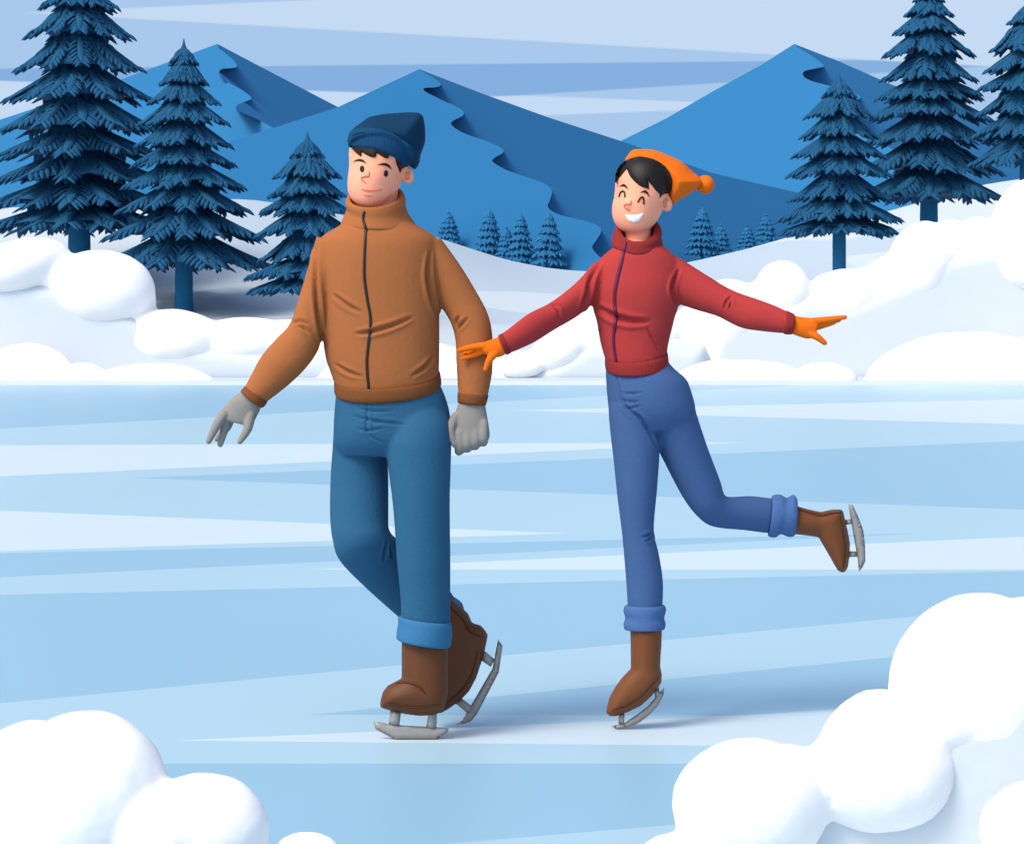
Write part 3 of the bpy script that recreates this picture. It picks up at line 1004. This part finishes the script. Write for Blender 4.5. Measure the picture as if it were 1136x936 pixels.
# gloves
g = union([loft([(269, 434, 290, 450, 7.94, .026), (258, 441, 288, 456, 7.94, .026), (249, 450, 284, 464, 7.94, .024), (243.5, 458, 279, 473, 7.94, .022), (243, 464, 270, 471, 7.94, .018)], 20, 4),
           px_tube([(248, 460, 7.93, 6.2), (239, 474, 7.92, 5.2), (231.5, 489.5, 7.915, 3.4)], 10),
           px_tube([(252, 463, 7.945, 6), (248.5, 478, 7.945, 4.8), (244.3, 493, 7.94, 3.4)], 10),
           px_tube([(255, 463, 7.965, 5.5), (249, 476, 7.972, 4.6), (241, 487, 7.975, 3.4)], 10),
           px_tube([(257, 462, 7.98, 5), (253, 473, 7.99, 4.2), (247, 482, 7.995, 3.2)], 10),
           px_tube([(278, 460, 7.93, 6), (274.5, 476, 7.92, 5.2), (266, 490, 7.915, 3.2)], 10)], .0032, 3)
link('glove', g, M['glove_grey'], man)
DG = 7.965
g = union([loft([(509, 446, 538.5, 448, DG, .028), (505, 457, 540, 458, DG, .032), (502.5, 470, 542.5, 472, DG, .034), (503, 482, 543.5, 484, DG, .032), (505, 492, 541, 490, DG, .022)], 24, 4)] +
          [px_tube([(x, y - 16, DG - .018, 5.6), (x, y, DG - .024, 5.6), (x - .5, y + 5, DG, 5.2), (x - 1, y - 4, DG + .022, 4.8)], 10) for x, y in ((509.5, 496), (518.5, 493), (527.5, 490), (536.5, 486))] +
          [px_tube([(505, 462, DG - .012, 5.2), (500, 474, DG - .024, 5.2), (500.5, 484, DG - .032, 4.4), (504, 493, DG - .034, 3.8)], 10)], .0034, 12)
link('glove', g, M['glove_grey'], man)

# cap, hair, face
crown_poly = [(385.5, 161), (385, 155), (388, 146), (393, 141.5), (402, 135), (408.4, 130), (419, 127.5), (430, 126), (453, 124.5), (463, 124.8), (467, 126), (470, 130), (472, 143), (472, 157.4), (469.5, 165), (466.5, 172), (466, 180), (460.7, 190), (455, 185), (440, 172), (415, 164), (395, 160)]
hat = link('cap', union([inflate(crown_poly, DM, .128, 36, 2.4)], .004, 12), M['hat'], man)
hbb = bvh_of(man, hat)
brim_poly = z1([(134, 258), (143, 217), (154, 182), (175, 168), (250, 164), (330, 172), (400, 200), (460, 240), (500, 268), (520, 298), (514, 335), (500, 372), (470, 391), (445, 374), (400, 335), (350, 312), (300, 294), (210, 277), (140, 277)])
part('brim', patch(brim_poly, hbb, 7.9, .010, 5, 2.0, 0, .012, .006), M['hat_brim'], hat)
line('knit_fold', z1([(152, 214), (185, 197), (235, 190)]), 1.6, bvh_of(man, hat, bpy.data.objects['brim']), 7.86, M['hat'], hat, .002)
hair = z1([(150, 270), (158, 285), (172, 303), (190, 318), (209, 331), (213, 318), (212, 304), (240, 321), (265, 333), (290, 335), (297, 322), (297, 308), (320, 322), (345, 338), (364, 341), (376, 318), (380, 305), (300, 270), (200, 258)])
part('hair', patch(hair, hb2, 7.9, .007, 3, 1.2), M['black'], man)
side = z1([(403, 330), (470, 380), (462, 392), (446, 400), (433, 426), (424, 400), (412, 372)])
part('hair', patch(side, hb2, 7.93, .005, 3, 1.2), M['black'], man)
for (ex, ey) in ((401.6, 187.5), (428.2, 192.7)):
    part('eye', patch(oval(ex, ey, 2.5, 3.8), hb2, 7.89, .003, 2, .8), M['black'], man)
part('eyebrow', patch(z1([(161, 362), (180, 347), (203, 342), (224, 349), (239, 370), (212, 358), (188, 356)]), hb2, 7.89, .003, 1.2, .8), M['black'], man)
part('eyebrow', patch(z1([(302, 377), (330, 366), (354, 367), (374, 380), (386, 405), (360, 387), (335, 379)]), hb2, 7.89, .003, 1.2, .8), M['black'], man)
line('nose_line', z1([(255, 415), (256, 434), (247, 443), (225, 445), (211, 452), (218, 467), (238, 482)]), 1.5, hb2, 7.88, M['skin_line'], man, .0018, .9)
line('mouth', z1([(211, 516), (240, 524), (285, 525), (329, 517)]), 1.3, hb2, 7.89, M['skin_line'], man, .0015, .9)
line('lip_line', z1([(228, 550), (250, 554), (275, 557)]), 1.2, hb2, 7.89, M['skin_line'], man, .0015, .9)
part('inner_ear', patch(z1([(461, 462), (457, 440), (464, 420), (482, 413), (491, 428), (485, 444), (489, 455), (474, 466)]), hb2, 7.95, .0015, 1.5, .8), M['skin_ear'], man)

# ------------------------------------------------------------------ the woman
DW = 8.16
torso = [(692, 268, 724, 268, DW, .06), (680, 275, 738, 275, DW, .075), (667, 286, 750, 286, DW, .088), (659, 300, 756, 300, DW, .095), (655.5, 320, 756, 320, DW, .103), (657.5, 341, 753, 338, DW, .10), (662, 357, 748, 355, DW, .093), (666, 379, 742, 379, DW, .088), (670, 394, 740, 391, DW, .086), (673, 402, 739, 398, DW, .084, 4)]
arm_a = [(692, 277, 672, 328, DW, .05), (662, 290.5, 657, 338, 8.14, .055), (638, 314.5, 639, 352, 8.10, .05), (611.4, 335, 615, 366, 8.05, .043), (587, 347.5, 596, 378, 8.0, .04), (567, 362.5, 576, 387.5, 7.955, .035), (556, 370.5, 565, 392, 7.93, .03)]
arm_b = [(733, 277, 742, 328, DW, .05), (755, 287, 753, 337, 8.155, .055), (780, 302.6, 774, 344.5, 8.14, .05), (812, 321.5, 796, 351, 8.12, .043), (844, 333, 822, 363.5, 8.10, .04), (862, 340, 848, 367.8, 8.09, .035), (876, 347, 873, 370, 8.08, .031)]
hip = [(673, 400, 739, 398, DW, .074), (672, 412, 748, 409, DW, .088), (672.5, 424, 761, 420, DW, .102), (673.5, 438, 767.5, 436, DW, .108), (675, 452, 771.5, 452, DW, .105), (678, 466, 771, 464, DW, .092), (686, 478, 760, 476, DW, .07)]
leg_s = [(680, 432, 720, 440, 8.155, .065), (675, 450, 724, 460, 8.15, .08), (677, 480, 731, 488, 8.145, .076), (680, 505, 731.7, 505, 8.145, .074), (684.7, 550, 729, 543, 8.145, .066), (690, 592, 725.5, 588, 8.148, .056), (692, 614, 731, 614, 8.152, .057), (694.5, 644, 735.5, 644, 8.156, .056), (696.4, 674, 735, 674, 8.156, .052)]
leg_u = [(700, 436, 758, 424, 8.16, .07), (707, 452, 768, 442, 8.17, .09), (714, 468, 773.5, 461, 8.18, .09), (733, 505, 785, 496, 8.2, .085), (756, 549, 799, 533, 8.22, .075), (773, 572, 804, 549, 8.23, .066), (791, 584, 813, 551, 8.25, .06), (826, 588, 832, 550, 8.28, .056), (852, 591.5, 857, 552.5, 8.31, .054)]
head_rows = [(704, 173.5, 722, 173.5, DW, .025), (695, 177.5, 735, 177.5, DW, .065), (687, 186, 743, 186, DW, .09), (683, 197, 746, 197, DW, .102), (682.3, 208, 745, 208, DW, .104), (681.2, 219, 742, 219, DW, .103), (679, 229, 737, 229, DW, .10), (679.5, 240, 732, 240, DW, .094), (683, 249, 726, 249, DW, .083), (689, 255.5, 719, 255.5, DW, .068), (699, 260, 712, 260, DW, .042)]
neck = [(694, 240, 722, 240, 8.17, .055), (694, 256, 722, 256, 8.17, .053), (692, 275, 724, 275, 8.17, .056), (686, 290, 730, 290, 8.17, .06)]
head = loft(head_rows, 40, 5)
ear = px_ell(739.2, 225.2, 8.125, 6.6, 10.2, .02, .25)
nose = px_ell(697, 227, 8.078, 4.4, 7.0, .018, .2)
foot_s = [(700, 690, 734, 690, 8.156, .045), (701, 735, 732, 740, 8.156, .04), (684, 768, 726, 764, 8.155, .028), (677, 786, 700, 782, 8.15, .02)]
foot_u = [(880, 560, 880, 593, 8.33, .042), (918, 566, 912, 596, 8.35, .04), (935, 580, 922, 610, 8.36, .03), (941, 615, 933, 624, 8.36, .02)]
body = [head, loft(neck), ear, nose, loft(shrink(torso), 28, 3), loft(shrink(arm_a, .55, .55), 16, 3), loft(shrink(arm_b, .55, .55), 16, 3), loft(shrink(hip), 28, 3), loft(shrink(leg_s), 18, 3), loft(shrink(leg_u), 18, 3), loft(shrink(foot_s, .65, .65), 14, 2), loft(shrink(foot_u, .65, .65), 14, 2),
        px_tube([(560, 381, 7.93, 5), (545, 386, 7.92, 4)], 8, 2), px_tube([(874, 359, 8.08, 5), (892, 362, 8.08, 4)], 8, 2)]
wom = person('smiling woman in a red jacket and orange bobble hat gliding on one leg', DW, 809, (body, 700), .005)
hb2 = bvh_of(wom)

j = union([loft(torso, 44, 5, .95), loft(arm_a, 28, 5), loft(arm_b, 28, 5)], .005, 3)
grooves(j, [
    (z5([(398, 221), (440, 246), (490, 262), (545, 263)]), 4.0, .015),
    (z5([(536, 280), (552, 308), (570, 337)]), 1.6, .007),
    (z5([(277, 217), (292, 230), (301, 252)]), 2.0, .009),
    (z5([(279, 218), (290, 219), (302, 226)]), 1.5, .006),
    (z5([(749, 230), (755, 210), (771, 193)]), 1.8, .008),
    (z5([(764, 228), (767, 212), (771, 200)]), 1.5, .007),
    (z5([(412, 95), (385, 145), (374, 190), (352, 246)]), 3.0, .014),
    (z5([(628, 118), (609, 160), (610, 190), (622, 218)]), 2.6, .013),
    (z5([(413, 280), (408, 295), (405, 312)]), 1.4, .006)])
jac = link('jacket', j, M['red'], wom)
part('hem_band', loft([(671.5, 396, 740, 390, DW, .092, 8), (671, 399, 741, 393, DW, .100, 9), (671.5, 408, 742, 404, DW, .102, 9), (674, 409, 740, 405, DW, .094, 9), (680, 404, 734, 400, DW, .08, 8)], 40, 4, .95, False), M['red_dark'], jac)
part('cuff', loft([(557.5, 369.5, 567, 391.5, 7.932, .032), (555.5, 370.5, 565, 392.5, 7.93, .035), (552.8, 372, 561.8, 393.5, 7.925, .034), (552.5, 375, 560, 391, 7.925, .024)], 24, 3), M['red_dark'], jac)
part('cuff', loft([(871.5, 344.5, 869.5, 370, 8.082, .033), (874, 345, 871.5, 371, 8.08, .036), (881, 348.5, 878.5, 371, 8.078, .034), (881, 351, 879, 369, 8.078, .025)], 24, 3), M['red_dark'], jac)
col = part('collar', loft([(681, 277, 735, 278, DW, .078, 8), (679.3, 272, 735.5, 274, DW, .084, 11), (678.2, 267, 735, 268, DW, .088, 13.5), (680, 262, 733.5, 262, DW, .087, 15), (682, 256.5, 734.5, 257, DW, .086, 16), (684, 253, 731, 251.5, DW, .082, 16.5), (689, 254, 726, 252, DW, .072, 16.5), (691, 262, 724, 262, DW, .066, 14), (691, 270, 724, 271, DW, .064, 11)], 44, 4, 1, False), M['red_dark'], jac)
zb = bvh_of(jac, col)
zipper([(694, 270), (692, 279), (690, 288), (688, 296), (684.5, 311), (682, 325), (682, 340), (683.5, 351), (681.5, 366), (680.6, 376), (681.5, 388), (683.4, 400)], zb, 8.06, .0056, M['zip_purple'], jac)

t = union([loft(hip, 40, 4, .98), loft(leg_s, 28, 5), loft(leg_u, 28, 5)], .005, 8)
grooves(t, [
    (z6([(105, 76), (130, 78), (155, 74)]), 1.6, .006),
    (z6([(100, 92), (125, 97), (150, 96)]), 1.6, .006),
    (z6([(105, 112), (128, 112), (150, 106)]), 1.6, .005),
    (z6([(152, 416), (168, 412), (182, 402)]), 1.8, .008),
    (z6([(160, 424), (172, 420), (182, 408)]), 1.6, .007),
    (z6([(90, 20), (108, 100), (155, 143), (190, 205)]), 2.4, .009)])
tr = link('trousers', t, M['jean'], wom)
part('turn_up', loft([(695, 671, 736, 671, 8.156, .054), (692.5, 673, 737.8, 672, 8.156, .06), (691.7, 678, 739, 677, 8.156, .062), (693.5, 685, 737, 685, 8.156, .06), (691.7, 692, 738.5, 692, 8.156, .061), (693, 698, 737, 697.5, 8.156, .059), (697, 697, 733, 696, 8.156, .05)], 32, 4), M['jean_cuff'], tr)
part('turn_up', loft([(856, 553, 852, 591, 8.31, .056), (858, 549, 853, 595, 8.312, .062), (866, 548.5, 860, 596, 8.316, .064), (873, 552, 866, 592.5, 8.32, .061), (880, 548.5, 875, 595.5, 8.325, .063), (884, 553, 881, 594, 8.33, .06), (883, 558, 880, 589, 8.33, .05)], 32, 4), M['jean_cuff'], tr)

bt = link('boot', union([inflate([(698.8, 690), (699.3, 715), (699.7, 741), (690, 751), (682, 762), (676, 773), (673, 784), (672.5, 791), (677, 794.5), (684, 794), (697, 789.5), (710.5, 783), (723, 772), (734, 757), (734.5, 748), (732.5, 738), (734, 715), (735, 690)], 8.155, .05, 18, 2.2)], .0035, 6), M['boot'], wom)
bbv = bvh_of(bt)
line('welt', [(679, 788), (695, 783), (712, 772), (731, 751)], 1.6, bbv, 8.1, M['welt'], bt)
blade([slab([(677.6, 805), (692, 802), (706, 792.7), (718, 783.5), (724.6, 776), (736.4, 762), (736.4, 769.5), (729, 783), (720, 792.5), (710.5, 800), (699, 805.5), (684.7, 809)], 8.153, .006, 1.2, 3),
                    slab([(686.5, 791), (693, 790), (692.5, 802.5), (686, 803)], 8.153, .014, 1, 3),
                    slab([(725.5, 766), (731, 759), (732, 771), (727, 775)], 8.153, .014, 1, 3)], [slab([(736.6, 763), (736.6, 769.8), (729.2, 783.4), (720.2, 792.8), (710.7, 800.4), (699, 806), (684.7, 809.4), (681.5, 807), (697.5, 803), (709, 797.5), (718, 790.2), (727, 780.5)], 8.153, .0085, 1, 3)], bt)
sl = lambda x, y: 8.33 + (x - 883) * .0005
bt = link('boot', union([inflate([(874, 559), (884, 561), (897, 564.5), (910.4, 567.5), (922, 565), (935, 564.6), (938, 577), (941, 590), (943.3, 603), (942.5, 618), (941, 629), (938, 634), (934.5, 635.5), (929, 632.5), (919, 615), (908, 596), (895, 594), (880.8, 592.5), (874, 592)], 8.33, .048, 16, 2.2, 0, 1, sl)], .0035, 6), M['boot'], wom)
bbv = bvh_of(bt)
line('welt', [(932, 572), (935.5, 590), (938, 610), (936, 630)], 1.6, bbv, 8.3, M['welt'], bt)
line('heel_counter', [(886, 565), (898, 568), (911, 571), (922, 569), (934, 568)], 3.0, bbv, 8.3, M['welt'], bt)
blade([slab([(940.8, 559), (946, 560), (952, 573), (957.4, 588), (959.2, 604), (959.8, 622), (956.5, 629), (952.7, 634), (951.5, 620), (948, 600), (944, 577)], 8.36, .006, 1.2, 3),
                    slab([(937, 576.5), (947.5, 575), (948.5, 580.5), (938, 582)], 8.36, .012, 1, 3),
                    slab([(940, 611), (951, 611.5), (951.5, 617.5), (939.5, 618)], 8.36, .012, 1, 3)], [slab([(946.3, 560.3), (952.3, 573), (957.8, 588), (959.6, 604), (960.2, 622), (956.9, 629), (953.2, 634), (955.5, 620), (955, 604), (953.2, 589), (949.6, 574)], 8.36, .0085, 1, 3)], bt)

# gloves
DG = 7.92
g = union([loft([(554.5, 373, 562, 392, DG, .018), (546, 376, 555, 396, DG, .02), (538, 379, 547, 396.5, DG, .018), (532, 381.8, 538, 393, DG, .014)], 18, 4),
           px_tube([(538, 383.5, DG - .004, 4.6), (523, 385.3, DG - .008, 3.8), (509.5, 388.5, DG - .008, 2.6)], 10),
           px_tube([(538, 388, DG + .004, 4.2), (525, 393.5, DG + .004, 3.7), (513, 397.5, DG + .0, 2.6)], 10),
           px_tube([(539, 387, DG + .014, 4.0), (527, 389, DG + .018, 3.4), (516, 391.5, DG + .018, 2.4)], 10),
           px_tube([(540, 385, DG + .022, 3.6), (530, 386, DG + .028, 3.0), (521, 387.5, DG + .03, 2.2)], 10),
           px_tube([(550, 391, DG - .008, 4.8), (543, 399, DG - .012, 4.2), (538.4, 410, DG - .012, 2.8)], 10)], .0028, 3)
link('glove', g, M['orange'], wom)
DG = 8.076
g = union([loft([(880.5, 350, 878.5, 370.5, DG, .018), (890, 351.5, 888, 374, DG, .02), (900, 352.5, 897, 376, DG, .018), (908, 352.5, 905, 373, DG, .014)], 18, 4),
           px_tube([(902, 356.5, DG - .004, 4.4), (919, 354.5, DG - .006, 3.8), (937.5, 351.8, DG - .006, 2.6)], 10),
           px_tube([(903, 360, DG + .002, 4.4), (918, 358, DG + .006, 3.8), (931, 355, DG + .006, 2.6)], 10),
           px_tube([(903, 362, DG + .012, 4.2), (914, 360.5, DG + .018, 3.6), (925, 358, DG + .018, 2.5)], 10),
           px_tube([(902, 363, DG + .022, 4.0), (909, 362.5, DG + .028, 3.4), (917, 360.5, DG + .03, 2.4)], 10),
           px_tube([(897, 369, DG - .006, 4.6), (907, 374, DG - .01, 4.2), (915, 380.5, DG - .01, 2.9)], 10)], .0028, 3)
link('glove', g, M['orange'], wom)

# hat, hair, face
hat_poly = z2([(322, 190), (333, 165), (350, 140), (365, 120), (385, 100), (410, 96), (450, 96), (500, 97), (540, 103), (575, 115), (610, 130), (665, 152), (720, 180), (760, 212), (800, 250), (850, 290), (880, 320), (870, 350), (825, 378), (770, 415), (735, 438), (690, 460), (675, 485), (660, 487), (640, 460), (620, 380), (560, 260), (450, 200), (380, 200)])
hat = link('bobble_hat', union([inflate(hat_poly, DW + .012, .108, 26, 2.2)], .0035, 14), M['orange'], wom)
part('bobble', px_ell(782.3, 205, DW + .012, 10.2, 10.4, .029), M['orange'], hat)
hair = z2([(265, 332), (264, 300), (266, 270), (280, 235), (300, 205), (332, 178), (370, 161), (405, 152), (440, 150), (485, 154), (530, 165), (573, 187), (610, 215), (637, 250), (655, 290), (662, 320), (660, 350), (655, 380), (645, 407), (625, 405), (605, 408), (585, 422), (571, 440), (573, 409), (545, 382), (520, 350), (505, 333), (495, 315), (498, 345), (500, 376), (465, 364), (430, 349), (398, 322), (370, 290), (355, 262), (345, 236), (322, 262), (300, 290), (280, 312)])
part('hair', patch(hair, bvh_of(wom, hat), 8.1, .010, 6, 1.6, 0, .012, .001), M['black'], wom)
line('eye', z2([(290, 430), (297, 405), (308, 391), (320, 389), (329, 400), (332, 432)]), 2.0, hb2, 8.06, M['black'], wom, .0025, 1.6)
line('eye', z2([(421, 466), (432, 445), (445, 431), (456, 430), (463, 446), (462, 480)]), 2.0, hb2, 8.06, M['black'], wom, .0025, 1.6)
part('eyebrow', patch(z2([(289, 358), (308, 343), (325, 336), (342, 349), (356, 377), (335, 361), (318, 355)]), hb2, 8.06, .003, 1.2, .8), M['black'], wom)
part('eyebrow', patch(z2([(436, 398), (455, 385), (476, 380), (493, 397), (504, 434), (487, 409), (468, 397)]), hb2, 8.06, .003, 1.2, .8), M['black'], wom)
line('nose_line', z2([(378, 453), (371, 476), (348, 478), (328, 485), (331, 500), (345, 512), (367, 523)]), 1.4, hb2, 8.05, M['skin_line'], wom, .0018, .9)
mouth = z2([(332, 547), (360, 553), (380, 554), (420, 552), (462, 539), (447, 574), (425, 596), (392, 606), (360, 595), (343, 573)])
part('teeth', patch(mouth, hb2, 8.06, .0022, 1.5, 1.0), M['white'], wom)
part('inner_ear', patch(z2([(602, 502), (594, 480), (597, 460), (607, 443), (625, 436), (634, 450), (622, 472), (627, 488), (620, 502)]), hb2, 8.1, .0015, 1.5, .8), M['skin_ear'], wom)

# ================================================================== LIGHT, SKY, CAMERA
SUN_EL, SUN_AZ = math.radians(50), math.radians(226)      # high, from the front left
sd = Vector((math.sin(SUN_AZ) * math.cos(SUN_EL), math.cos(SUN_AZ) * math.cos(SUN_EL), math.sin(SUN_EL)))
L = bpy.data.lights.new('sun', 'SUN')
L.energy = 1.5
L.angle = math.radians(18)
L.color = (1.0, .93, .83)
so = bpy.data.objects.new('sun', L)
so.rotation_euler = sd.to_track_quat('Z', 'Y').to_euler()
C.objects.link(so)

w = bpy.data.worlds.new('World')
bpy.context.scene.world = w
w.use_nodes = True
nt = w.node_tree
for n in list(nt.nodes):
    nt.nodes.remove(n)
out = nt.nodes.new('ShaderNodeOutputWorld')
sky = nt.nodes.new('ShaderNodeTexSky')
sky.sky_type = 'NISHITA'
sky.sun_disc = False
sky.sun_elevation = SUN_EL
sky.sun_rotation = SUN_AZ
sky.dust_density = 4.0
sky.ozone_density = .6
bg = nt.nodes.new('ShaderNodeBackground')
bg.inputs['Strength'].default_value = .15
nt.links.new(sky.outputs[0], bg.inputs['Color'])
# high streaks of cloud over the mountains, laid out by compass direction and height over the horizon
tc = nt.nodes.new('ShaderNodeTexCoord')
sp = nt.nodes.new('ShaderNodeSeparateXYZ')
nt.links.new(tc.outputs['Generated'], sp.inputs[0])


def math_n(op, a, b=None, c=None, clamp=False):
    n = nt.nodes.new('ShaderNodeMath')
    n.operation = op
    n.use_clamp = clamp
    for i, v in enumerate((a, b, c)):
        if v is None:
            continue
        if isinstance(v, (int, float)):
            n.inputs[i].default_value = v
        else:
            nt.links.new(v, n.inputs[i])
    return n.outputs[0]


yy = math_n('MAXIMUM', sp.outputs['Y'], .05)
U = math_n('DIVIDE', sp.outputs['X'], yy)
Wv = math_n('DIVIDE', sp.outputs['Z'], yy)


def lower_than(p, q, soft=1.2):
    """1 on the sky side below the line through p and q (picture units turned into slopes)"""
    u0, w0 = (p[0] - CX) / F, (HY - p[1]) / F
    u1, w1 = (q[0] - CX) / F, (HY - q[1]) / F
    k = (w1 - w0) / (u1 - u0)
    lim = math_n('MULTIPLY_ADD', U, k, w0 - k * u0)
    df = math_n('SUBTRACT', lim, Wv)
    return math_n('MULTIPLY_ADD', df, F / soft / 2, .5, clamp=True)


def wedge(top, bottom):
    a = lower_than(*top)
    b = lower_than(*bottom)
    return math_n('MULTIPLY', a, math_n('SUBTRACT', 1.0, b))


def rgb_mix(fac, a, b):
    n = nt.nodes.new('ShaderNodeMix')
    n.data_type = 'RGBA'
    nt.links.new(fac, n.inputs[0])
    for i, v in ((6, a), (7, b)):
        if isinstance(v, tuple):
            n.inputs[i].default_value = v
        else:
            nt.links.new(v, n.inputs[i])
    return n.outputs[2]


KS = 2.0 ** -EXPO
S0, SL, SD, SV = lin((168, 200, 236)), lin((197, 219, 243)), lin((134, 176, 223)), lin((190, 210, 237))
S0, SL, SD, SV = [tuple(c * KS for c in q[:3]) + (1,) for q in (S0, SL, SD, SV)]
c = rgb_mix(lower_than((0, 88), (1136, 88), 30), S0, S0)
c = rgb_mix(wedge(((0, 90), (410, 103)), ((0, 150), (410, 150))), c, SV)                     # violet grey band at the left
c = rgb_mix(wedge(((576, 106), (1120, 72.5)), ((576, 105.5), (800, 114.5))), c, S0)
c = rgb_mix(wedge(((520, 104), (800, 114.5)), ((480, 133), (800, 121))), c, SL)
c = rgb_mix(wedge(((480, 133), (800, 121)), ((0, 400), (800, 400))), c, S0)
d1 = wedge(((0, 76), (1136, 65)), ((0, 90), (410, 103)))
d2 = wedge(((0, 76), (1136, 65)), ((576, 106), (1120, 72.5)))
c = rgb_mix(math_n('MULTIPLY', math_n('MULTIPLY', d1, d2), lower_than((0, 40), (1120, 72.5), .8), clamp=True) if False else math_n('MULTIPLY', d1, d2), c, SD)
lw = math_n('MULTIPLY', lower_than((30, 14.5), (440, -4)), math_n('SUBTRACT', 1.0, lower_than((30, 14.5), (900, 63))))
c = rgb_mix(lw, c, SL)
bgc = nt.nodes.new('ShaderNodeBackground')
nt.links.new(c, bgc.inputs['Color'])
nl = nt.nodes.new('ShaderNodeMapRange')       # the streaks give way to open sky higher up and behind
nl.interpolation_type = 'SMOOTHSTEP'
nl.inputs['From Min'].default_value = .16
nl.inputs['From Max'].default_value = .34
nl.inputs['To Min'].default_value = 1
nl.inputs['To Max'].default_value = 0
nt.links.new(sp.outputs['Z'], nl.inputs['Value'])
fy = math_n('MULTIPLY_ADD', sp.outputs['Y'], 3.0, -.6, clamp=True)
fac = math_n('MULTIPLY', nl.outputs[0], fy)
ms = nt.nodes.new('ShaderNodeMixShader')
nt.links.new(fac, ms.inputs[0])
nt.links.new(bg.outputs[0], ms.inputs[1])
nt.links.new(bgc.outputs[0], ms.inputs[2])
nt.links.new(ms.outputs[0], out.inputs['Surface'])

cam = bpy.data.cameras.new('camera')
cam.sensor_fit = 'HORIZONTAL'
cam.sensor_width = 36
cam.lens = F / 1136 * 36
cam.shift_y = -(936 / 2 - HY) / 1136
cam.clip_end = 20000
co = bpy.data.objects.new('camera', cam)
co.location = CAM
co.rotation_euler = (math.radians(90), 0, 0)
C.objects.link(co)
sc = bpy.context.scene
sc.camera = co
sc.view_settings.view_transform = 'Standard'
sc.view_settings.look = 'None'
sc.view_settings.exposure = EXPO
sc.view_settings.gamma = 1
sc.view_settings.use_curve_mapping = False
